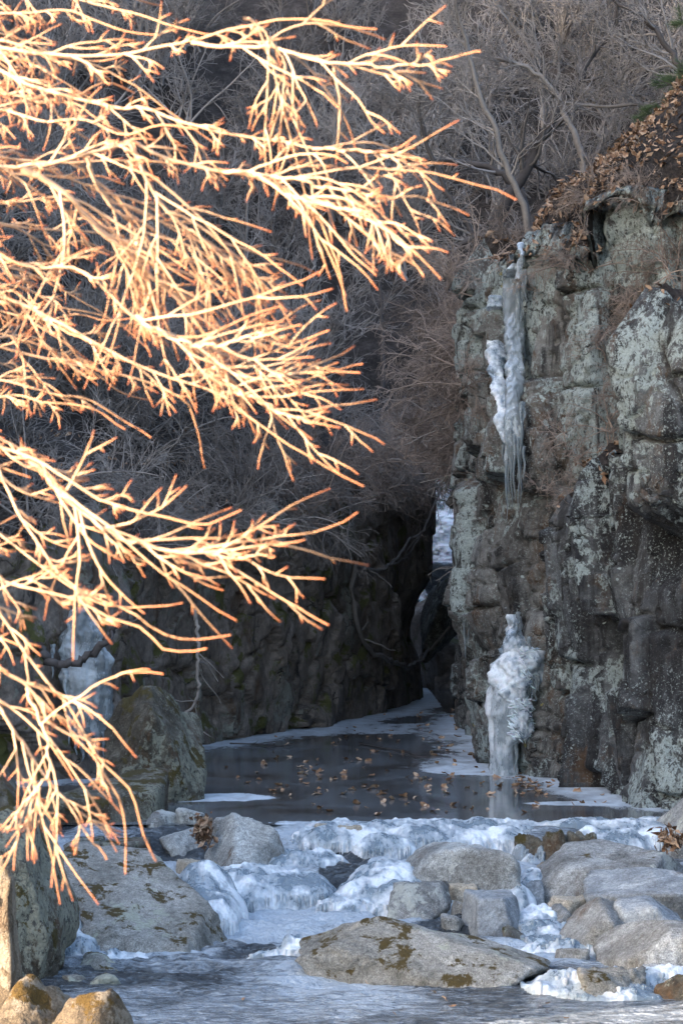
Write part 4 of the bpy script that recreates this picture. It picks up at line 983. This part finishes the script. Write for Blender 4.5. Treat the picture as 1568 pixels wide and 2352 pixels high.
ice_mound('lumpy white ice covering the crest of the weir', [(780, 23.75, .48, .36, .26, -.2), (880, 23.45, .34, .30, .22, -.24), (960, 23.8, .40, .35, .24, -.2), (900, 24.15, .9, .35, .07, -.02), (1090, 24.1, .75, .32, .07, -.02), (1060, 23.7, .5, .3, .2, -.2), (1160, 23.75, .25, .28, .18, -.15)], 209, -.7, 2.1, 22.9, 24.7, lump=.04)
ice_mound('white ice ledge at the weir beside the pointed rock', [(1400, 23.6, .42, .40, .22, -.18), (1450, 23.9, .45, .4, .20, -.12), (1340, 24.2, .5, .22, .05, -.01), (1450, 24.35, .6, .25, .06, -.01), (1370, 23.2, .3, .3, .12, -.22)], 213, 1.8, 3.7, 22.7, 24.8, lump=.035)
ice_mound('rippled ice sheet draped over the edge of the sloping slab', [(470, 20.95, .30, .85, .44, -.45), (500, 20.6, .25, .62, .30, -.46), (430, 20.5, .35, .45, .18, -.46)], 217, -1.9, -.5, 19.6, 22.0, lump=.03)
ice_mound('thin crusty ice around the foot of the leaning pillar', [(175, 18.9, .18, .3, .14, -.46), (150, 19.3, .2, .4, .3, -.45), (240, 18.7, .5, .16, .035, -.47)], 221, -3.0, -1.3, 18.2, 20.0)
ice_mound('crumbled ice in the side channel between mossy slab and bank', [(1240, 20.4, .25, .7, .10, -.46), (1270, 19.6, .3, .5, .07, -.47), (1330, 19.0, .5, .22, .06, -.47), (1180, 21.6, .2, .4, .14, -.44), (1220, 22.3, .18, .5, .18, -.40)], 225, 1.0, 2.6, 18.5, 23.0, lump=.06)
ice_mound('broken pale ice crust around the layered brown rock', [(1300, 17.35, .35, .3, .07, -.47), (1420, 17.15, .55, .28, .06, -.47), (1520, 17.6, .5, .3, .09, -.46)], 229, 1.0, 3.2, 16.6, 18.2, lump=.06)
ice_mound('glassy ice curtain over the wet ledges of the little waterfall', [(1195, 23.25, .09, .22, .22, -.3), (1240, 23.2, .07, .2, .26, -.34), (1285, 23.25, .06, .22, .25, -.32), (1330, 23.2, .08, .2, .2, -.32), (1215, 23.0, .12, .16, .1, -.3)], 237, 1.5, 2.5, 22.6, 23.8, 'ice_fall', lump=.04)
ice_mound('glassy ice fringe on the left end of the mossy slab', [(690, 18.75, .16, .30, .16, -.46), (650, 18.6, .3, .2, .04, -.47)], 233, -.9, .1, 18.1, 19.3)

# ------------------------------------------------------------------ leaves
def leaf_mesh(seed):
    rg = np.random.default_rng(seed); n = 11
    a = np.linspace(0, 2*np.pi, n, endpoint=False)
    r = (.7+.35*np.abs(np.sin(a*2.5+rg.uniform(0, 3))))*rg.uniform(.8, 1.15, n)
    x, y = r*np.cos(a)*1.0, r*np.sin(a)*.62
    c1, c2 = rg.uniform(-.5, .9), rg.uniform(.3, 1.1)
    z = c1*x*x*.5+c2*y*y*.9+rg.normal(size=n)*.08
    v = np.concatenate((np.stack((x, y, z), 1), [[0, 0, 0]], np.stack((x*.5, y*.5, z*.22), 1)))
    f3 = np.array([[n, n+1+i, n+1+(i+1) % n] for i in range(n)]); f4 = np.array([[n+1+i, i, (i+1) % n, n+1+(i+1) % n] for i in range(n)])
    v[:, 2] -= v[:, 2].min()
    me = mesh_np('fallen_leaf', v, [f3, f4]); me.materials.append(M['leaf']); return me
LV = [leaf_mesh(900+i) for i in range(8)]
rgl = np.random.default_rng(31); nlf = 0
def put_leaf(x, y, z, s, lab, grp, til=.35):
    o = obj('fallen_leaf', LV[rgl.integers(0, len(LV))], None, None, (x, y, z+.004)); o.scale = (s, s, s)
    o.rotation_euler = (rgl.normal()*til, rgl.normal()*til, rgl.uniform(0, 6.28)); tag(o, lab, 'leaf', grp)
for vx0, vx1, vy0, vy1, n in [(540, 1260, 1775, 1830, 75), (650, 1300, 1830, 1880, 22), (620, 1100, 1690, 1775, 40), (760, 1080, 1630, 1700, 25), (1180, 1300, 1785, 1812, 22), (480, 760, 1740, 1800, 10), (1300, 1520, 1815, 1850, 8), (980, 1130, 1650, 1770, 18)]:
    for k in range(n):
        vx, vy = rgl.uniform(vx0, vx1), rgl.uniform(vy0, vy1); Y = YZ(vy, 0)
        put_leaf(X(vx, Y), Y, .0, rgl.uniform(.03, .078), 'curled brown leaf lying on the frozen pool', 'leaves on the frozen pool')
for vx, vy in [(1020, 2300), (995, 2285), (905, 2335), (1260, 2310), (1300, 2345), (560, 2300), (840, 2262), (1480, 2250), (1040, 2318)]:
    Y = YZ(vy, ZL); put_leaf(X(vx, Y), Y, ZL+.01, rgl.uniform(.02, .035), 'small brown leaf on the ice of the near pool', 'leaves on the near pool')
def leaf_pile(name, label, centers, n, s, spread, seed, kind=None, cat=None):
    rg = np.random.default_rng(seed); c = np.asarray(centers)[rg.integers(0, len(centers), n)]
    p = c+rg.normal(size=(n, 3))*np.asarray(spread)
    base = p.mean(0); p = p-base
    u = rg.normal(size=(n, 3)); u /= np.linalg.norm(u, axis=1)[:, None]
    w_ = np.cross(u, rg.normal(size=(n, 3))); w_ /= np.linalg.norm(w_, axis=1)[:, None]; nn = np.cross(u, w_)
    L = rg.uniform(.6, 1.3, n)[:, None]*s; W = L*rg.uniform(.3, .6, n)[:, None]
    k = rg.uniform(-.4, .4, n)[:, None]*L
    V = np.stack((p-u*L, p-u*.2*L+w_*W+nn*k, p+u*L, p-u*.2*L-w_*W+nn*k, p+nn*k*-.4), 1).reshape(-1, 3)
    b = (np.arange(n)*5)[:, None]
    Fc = np.concatenate([b+np.array([[0, 1, 4]]), b+np.array([[1, 2, 4]]), b+np.array([[2, 3, 4]]), b+np.array([[3, 0, 4]])])
    return tag(obj(name, mesh_np(name, V, Fc, False), M['litter'], None, tuple(base)), label, cat, None, kind)
capc = RC[:, 231:262].reshape(-1, 3); u_ = CX+capc[:, 0]/capc[:, 1]*F
capc = capc[(u_ > 1120) & (u_ < 1620)]
leaf_pile('leaf_litter', 'brown leaf litter covering the slope on top of the lichen cliff', capc, 24000, .06, (.05, .05, .03), 3, 'stuff')
bc = BT[:, 190:214].reshape(-1, 3); leaf_pile('ledge_leaf_litter', 'brown leaves caught in the gully above the dark buttress', bc[::3], 2600, .05, (.06, .06, .03), 4, 'stuff')
fl = np.concatenate([LW[:, 150:170].reshape(-1, 3)[::4]]); leaf_pile('rim_leaf_litter', 'brown leaves lying along the rim of the dark wall', fl, 3000, .05, (.1, .1, .04), 5, 'stuff')
leaf_pile('leaf_clump', 'round clump of dead leaves caught between the pale boulders', [P(466, 1908, 22.9), P(463, 1895, 22.9), P(470, 1920, 22.85)], 160, .045, (.04, .04, .05), 6, 'stuff')
leaf_pile('leaf_clump', 'dead leaf clump caught on the pointed rock', [P(1532, 1922, 22.0), P(1545, 1930, 22.0)], 130, .045, (.05, .05, .05), 7, 'stuff')
gx_ = rgl.uniform(-8, 12, 9000); gy_ = rgl.uniform(30, 66, 9000)
leaf_pile('slope_leaf_litter', 'scattered grey brown leaves over the shrubby slopes', np.stack((gx_, gy_, height(gx_, gy_)), 1), 9000, .07, (.02, .02, .02), 8, 'stuff')

# ------------------------------------------------------------------ sunlit tree in front
def limb(tree, pts, Y0, Y1, r0, r1, seed, pull, n1=26, l1=(.07, .28), from_trunk=True, n2=2, n3=1, flat=(1, .5, 1), t0=.12):
    rg = np.random.default_rng(seed)
    w3 = [P(a, b, Y0+(Y1-Y0)*i/(len(pts)-1)) for i, (a, b) in enumerate(pts)]
    if from_trunk:
        q = w3[0]; zt = q[2]-.22; w3 = [np.array((TX(zt), TY, zt)), np.array(((TX(zt)+q[0])/2-.05, (TY+q[1])/2, (zt+q[2])/2+.03))]+w3
    c = curve_pts(w3, 60)[None]
    c[0, 3:-1] += np.repeat(rg.normal(size=(14, 3))*.0022, 4, 0)
    tl = np.linspace(0, 1, 60)
    R = rad(1, 60, r0*.72, r1*.50, .6); tip = (np.clip((tl-.75)/.25, 0, 1)*.85)[None]
    off = -np.array(tree.location)
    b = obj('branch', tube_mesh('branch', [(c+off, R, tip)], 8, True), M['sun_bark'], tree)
    p, d, rr, t, ix = spawn_alt(c, R, max(int(n1*1.0), 4), t0, .88, .35, .68, rg, .5)
    L = rg.uniform(l1[0], l1[1], len(p))*np.clip(1.15-1.2*t, .09, 1)
    A = grow(p, d, L, 12, .085, np.asarray(pull)*.75, rg); RA = rad(len(p), 12, np.minimum(rr*.75, .0029), np.full(len(p), .0012))
    tA = np.clip(np.linspace(-.35, 1, 12), 0, 1)[None]*np.ones((len(p), 1))*.9
    p, d, rr, t, ix = spawn_alt(A, RA, n2, .10, .75, .35, .65, rg, .4)
    LB = np.maximum(L[ix]*rg.uniform(.3, .8, len(p))*(1.1-.7*t), .02)
    B = grow(p, d, LB, 6, .09, pull, rg); RB = rad(len(p), 6, .0019, .0009)
    tB = np.clip(np.linspace(-.1, 1, 6), 0, 1)[None]*np.ones((len(p), 1))*.95
    p1, d1, _, t1, _ = spawn_alt(B, RB, n3, .2, .7, .5, .9, rg)
    p2, d2, _, t2, _ = spawn_alt(A, RA, 1, .3, .8, .6, 1.1, rg)
    p3_, d3, _, t3, _ = spawn_alt(c, R, max(n1//2, 2), t0, .9, .6, 1.1, rg)
    p, d = np.concatenate((p1, p2, p3_)), np.concatenate((d1, d2, d3))
    C = grow(p, d, rg.uniform(.006, .035, len(p)), 3, .1, pull, rg); RCc = np.tile(np.array([[.0015, .0013, .0008]]), (len(p), 1))
    tC = np.tile(np.array([[.3, .7, 1.0]]), (len(p), 1))
    sh = off[None, None]
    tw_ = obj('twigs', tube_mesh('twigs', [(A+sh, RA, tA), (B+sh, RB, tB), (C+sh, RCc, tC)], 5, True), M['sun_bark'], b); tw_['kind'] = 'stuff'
TY = 4.9
def TX(z): return -1.55-.10*(z-.9)
tb = np.array((TX(.8), TY, .8))
tree = tag(empty('sunlit_tree', tuple(tb)), 'bright sunlit leafless tree spreading tan branches across the frame', 'tree')
tz = np.linspace(.5, 5.6, 20); tc = np.stack((TX(tz)+.04*np.sin(tz*2), TY+.04*np.cos(tz*3), tz), 1)[None]
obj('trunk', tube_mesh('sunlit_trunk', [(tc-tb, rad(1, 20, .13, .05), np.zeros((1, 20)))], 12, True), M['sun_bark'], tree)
DN, MID, UP = (.0, 0, -.085), (.02, 0, -.045), (.045, 0, .012)
LIMBS = [
 ([(-150, 85), (0, 108), (92, 123), (180, 131), (287, 126), (359, 110), (446, 95), (513, 72), (584, 56), (640, 44), (738, 46), (800, 62), (865, 66)], 4.7, 4.5, .0115, .003, MID, 26, 1),
 ([(440, 97), (520, 105), (600, 108), (660, 120), (720, 135), (780, 147), (900, 148), (1000, 141), (1103, 118)], 4.58, 4.4, .0055, .003, MID, 12, 0),
 ([(560, 40), (585, 56), (630, 100), (652, 140), (658, 190), (650, 270)], 4.5, 4.55, .004, .0028, DN, 6, 0),
 ([(-150, 110), (0, 165), (56, 190), (123, 210), (205, 233), (287, 251), (328, 246), (410, 279), (513, 302), (646, 323), (718, 341), (804, 343), (870, 345), (912, 338), (955, 312)], 4.9, 4.6, .012, .003, DN, 30, 1),
 ([(718, 341), (804, 345), (880, 355), (915, 375), (932, 396)], 4.68, 4.6, .0045, .003, DN, 6, 0),
 ([(-150, 400), (0, 384), (77, 387), (169, 359), (241, 341), (308, 328), (369, 359), (441, 379), (513, 395), (590, 405), (666, 451), (718, 492), (764, 559), (790, 640), (797, 715)], 4.5, 4.55, .0145, .003, DN, 30, 1),
 ([(513, 395), (590, 400), (680, 410), (760, 430), (830, 440), (905, 455)], 4.52, 4.45, .006, .003, DN, 10, 0),
 ([(590, 405), (670, 440), (740, 470), (800, 480), (850, 490), (900, 540), (940, 590), (972, 637)], 4.52, 4.4, .006, .003, DN, 12, 0),
 ([(50, 385), (138, 441), (205, 502), (256, 548), (318, 605), (349, 636), (410, 687), (472, 769), (520, 850), (560, 930), (590, 1000)], 4.5, 4.7, .010, .003, DN, 26, 0),
 ([(300, 330), (340, 420), (380, 480), (430, 520), (480, 560), (540, 610), (600, 650), (660, 715)], 4.5, 4.6, .006, .003, DN, 16, 0),
 ([(200, 360), (240, 450), (300, 520), (320, 600), (330, 680), (390, 720)], 4.6, 4.8, .006, .003, DN, 14, 0),
 ([(-150, 560), (0, 590), (77, 615), (154, 610), (230, 650), (300, 720), (359, 759), (420, 770), (492, 764), (560, 730), (645, 703)], 4.4, 4.3, .010, .003, UP, 24, 1),
 ([(300, 720), (359, 757), (450, 790), (530, 790), (600, 770), (692, 745)], 4.35, 4.25, .005, .003, UP, 12, 0),
 ([(-150, 660), (0, 680), (100, 720), (200, 780), (300, 830), (400, 870), (500, 905), (580, 960), (680, 1030), (770, 1085), (835, 1117)], 4.7, 4.6, .010, .003, MID, 26, 1),
 ([(400, 870), (480, 850), (560, 840), (640, 860), (725, 905)], 4.68, 4.6, .005, .003, MID, 10, 0),
 ([(500, 905), (560, 905), (650, 950), (755, 983)], 4.66, 4.6, .005, .003, MID, 8, 0),
 ([(-150, 760), (0, 800), (120, 830), (220, 850), (340, 880), (430, 930), (460, 1000), (470, 1075)], 4.9, 5.0, .008, .003, MID, 20, 1),
 ([(-100, 985), (0, 1026), (77, 1054), (154, 1095), (241, 1151), (308, 1177), (410, 1197), (477, 1208), (554, 1172)], 4.3, 4.15, .010, .003, UP, 24, 1),
 ([(60, 1048), (120, 1110), (180, 1172), (277, 1228), (359, 1259), (436, 1269), (513, 1264), (615, 1251), (700, 1240)], 4.28, 4.2, .008, .003, UP, 20, 0),
 ([(400, 1265), (470, 1268), (560, 1277), (632, 1278)], 4.24, 4.2, .004, .003, UP, 5, 0),
 ([(-60, 1050), (0, 1085), (51, 1182), (103, 1259), (133, 1315), (205, 1367), (308, 1408), (369, 1454), (436, 1469), (530, 1459)], 4.4, 4.3, .010, .003, UP, 24, 1),
 ([(-80, 1290), (0, 1331), (77, 1356), (179, 1382), (240, 1420), (330, 1450), (370, 1490), (430, 1495), (475, 1490)], 4.3, 4.2, .008, .003, UP, 20, 1),
 ([(-80, 1200), (0, 1230), (80, 1290), (150, 1340), (230, 1390), (330, 1390), (420, 1385)], 4.6, 4.5, .007, .003, UP, 16, 1),
 ([(-100, 1370), (0, 1413), (31, 1464), (62, 1505), (128, 1590), (160, 1620), (215, 1724), (246, 1765), (302, 1821), (328, 1913), (359, 1980)], 4.5, 4.5, .011, .003, DN, 18, 1),
 ([(-80, 1500), (0, 1545), (62, 1580), (110, 1650), (190, 1700), (240, 1780), (280, 1850), (290, 1930), (288, 2008)], 4.4, 4.45, .008, .003, DN, 14, 1),
 ([(62, 1580), (95, 1660), (112, 1740), (100, 1800), (50, 1850), (0, 1908)], 4.42, 4.4, .005, .003, DN, 7, 0),
 ([(-40, 1560), (10, 1640), (60, 1720), (110, 1790), (150, 1840), (190, 1900), (245, 1975)], 4.6, 4.6, .006, .003, DN, 8, 0),
]
for i, (pts, y0, y1, ra, rb, pl, n1, ft) in enumerate(LIMBS):
    limb(tree, pts, y0, y1, ra, rb, 1000+i, pl, n1, (.12, .48) if pl is not UP else (.12, .44), bool(ft), t0=.3 if ft else .08)
rgt = np.random.default_rng(12)
for i in range(24):
    vy = -120+i*44+rgt.uniform(-20, 20); ln = rgt.uniform(260, 520)*(1 if vy < 500 else .7); sl = rgt.uniform(-.05, .55)
    Yd = rgt.uniform(4.9, 5.8)
    pts = [(-150+ (ln+150)*s, vy+ sl*(ln+150)*s*s*.9+rgt.normal()*10) for s in np.linspace(0, 1, 8)]
    limb(tree, pts, Yd, Yd+rgt.uniform(-.3, .3), .008, .003, 1100+i, DN, 16, (.14, .46), True, 2, 1, t0=.35)

# sticks lying on the frozen pool
for lb, pts, r in [('thin dark stick lying across the far side of the frozen pool', [(528, 1711), (590, 1713), (640, 1717), (668, 1716)], .012),
                   ('bent twig frozen flat in front of the slot rocks', [(825, 1711), (880, 1722), (930, 1730), (974, 1749)], .012)]:
    q = np.array([(X(a, YZ(b, 0)), YZ(b, 0), .02) for a, b in pts]); base = q[0].copy()
    c = curve_pts(q, 16)[None]-base
    o = tag(obj('fallen_stick', tube_mesh('fallen_stick', [(c, rad(1, 16, r, r*.4))], 5), M['bark_dark'], None, tuple(base)), lb, 'stick')
    rgq = np.random.default_rng(int(base[1]*10))
    p, d, rr, t, ix = spawn(c, rad(1, 16, r, r*.4), 6, .2, .95, .4, .9, rgq, (1, 1, .15))
    tw = obj('side_twigs', tube_mesh('side_twigs', [(grow(p, d, rgq.uniform(.15, .5, len(p)), 5, .12, (0, 0, .02), rgq), rad(len(p), 5, r*.4, r*.2))], 4), M['bark_dark'], o); tw['kind'] = 'stuff'
for o in list(COL.objects):
    if o.name.startswith('tendrils'): o['kind'] = 'stuff'
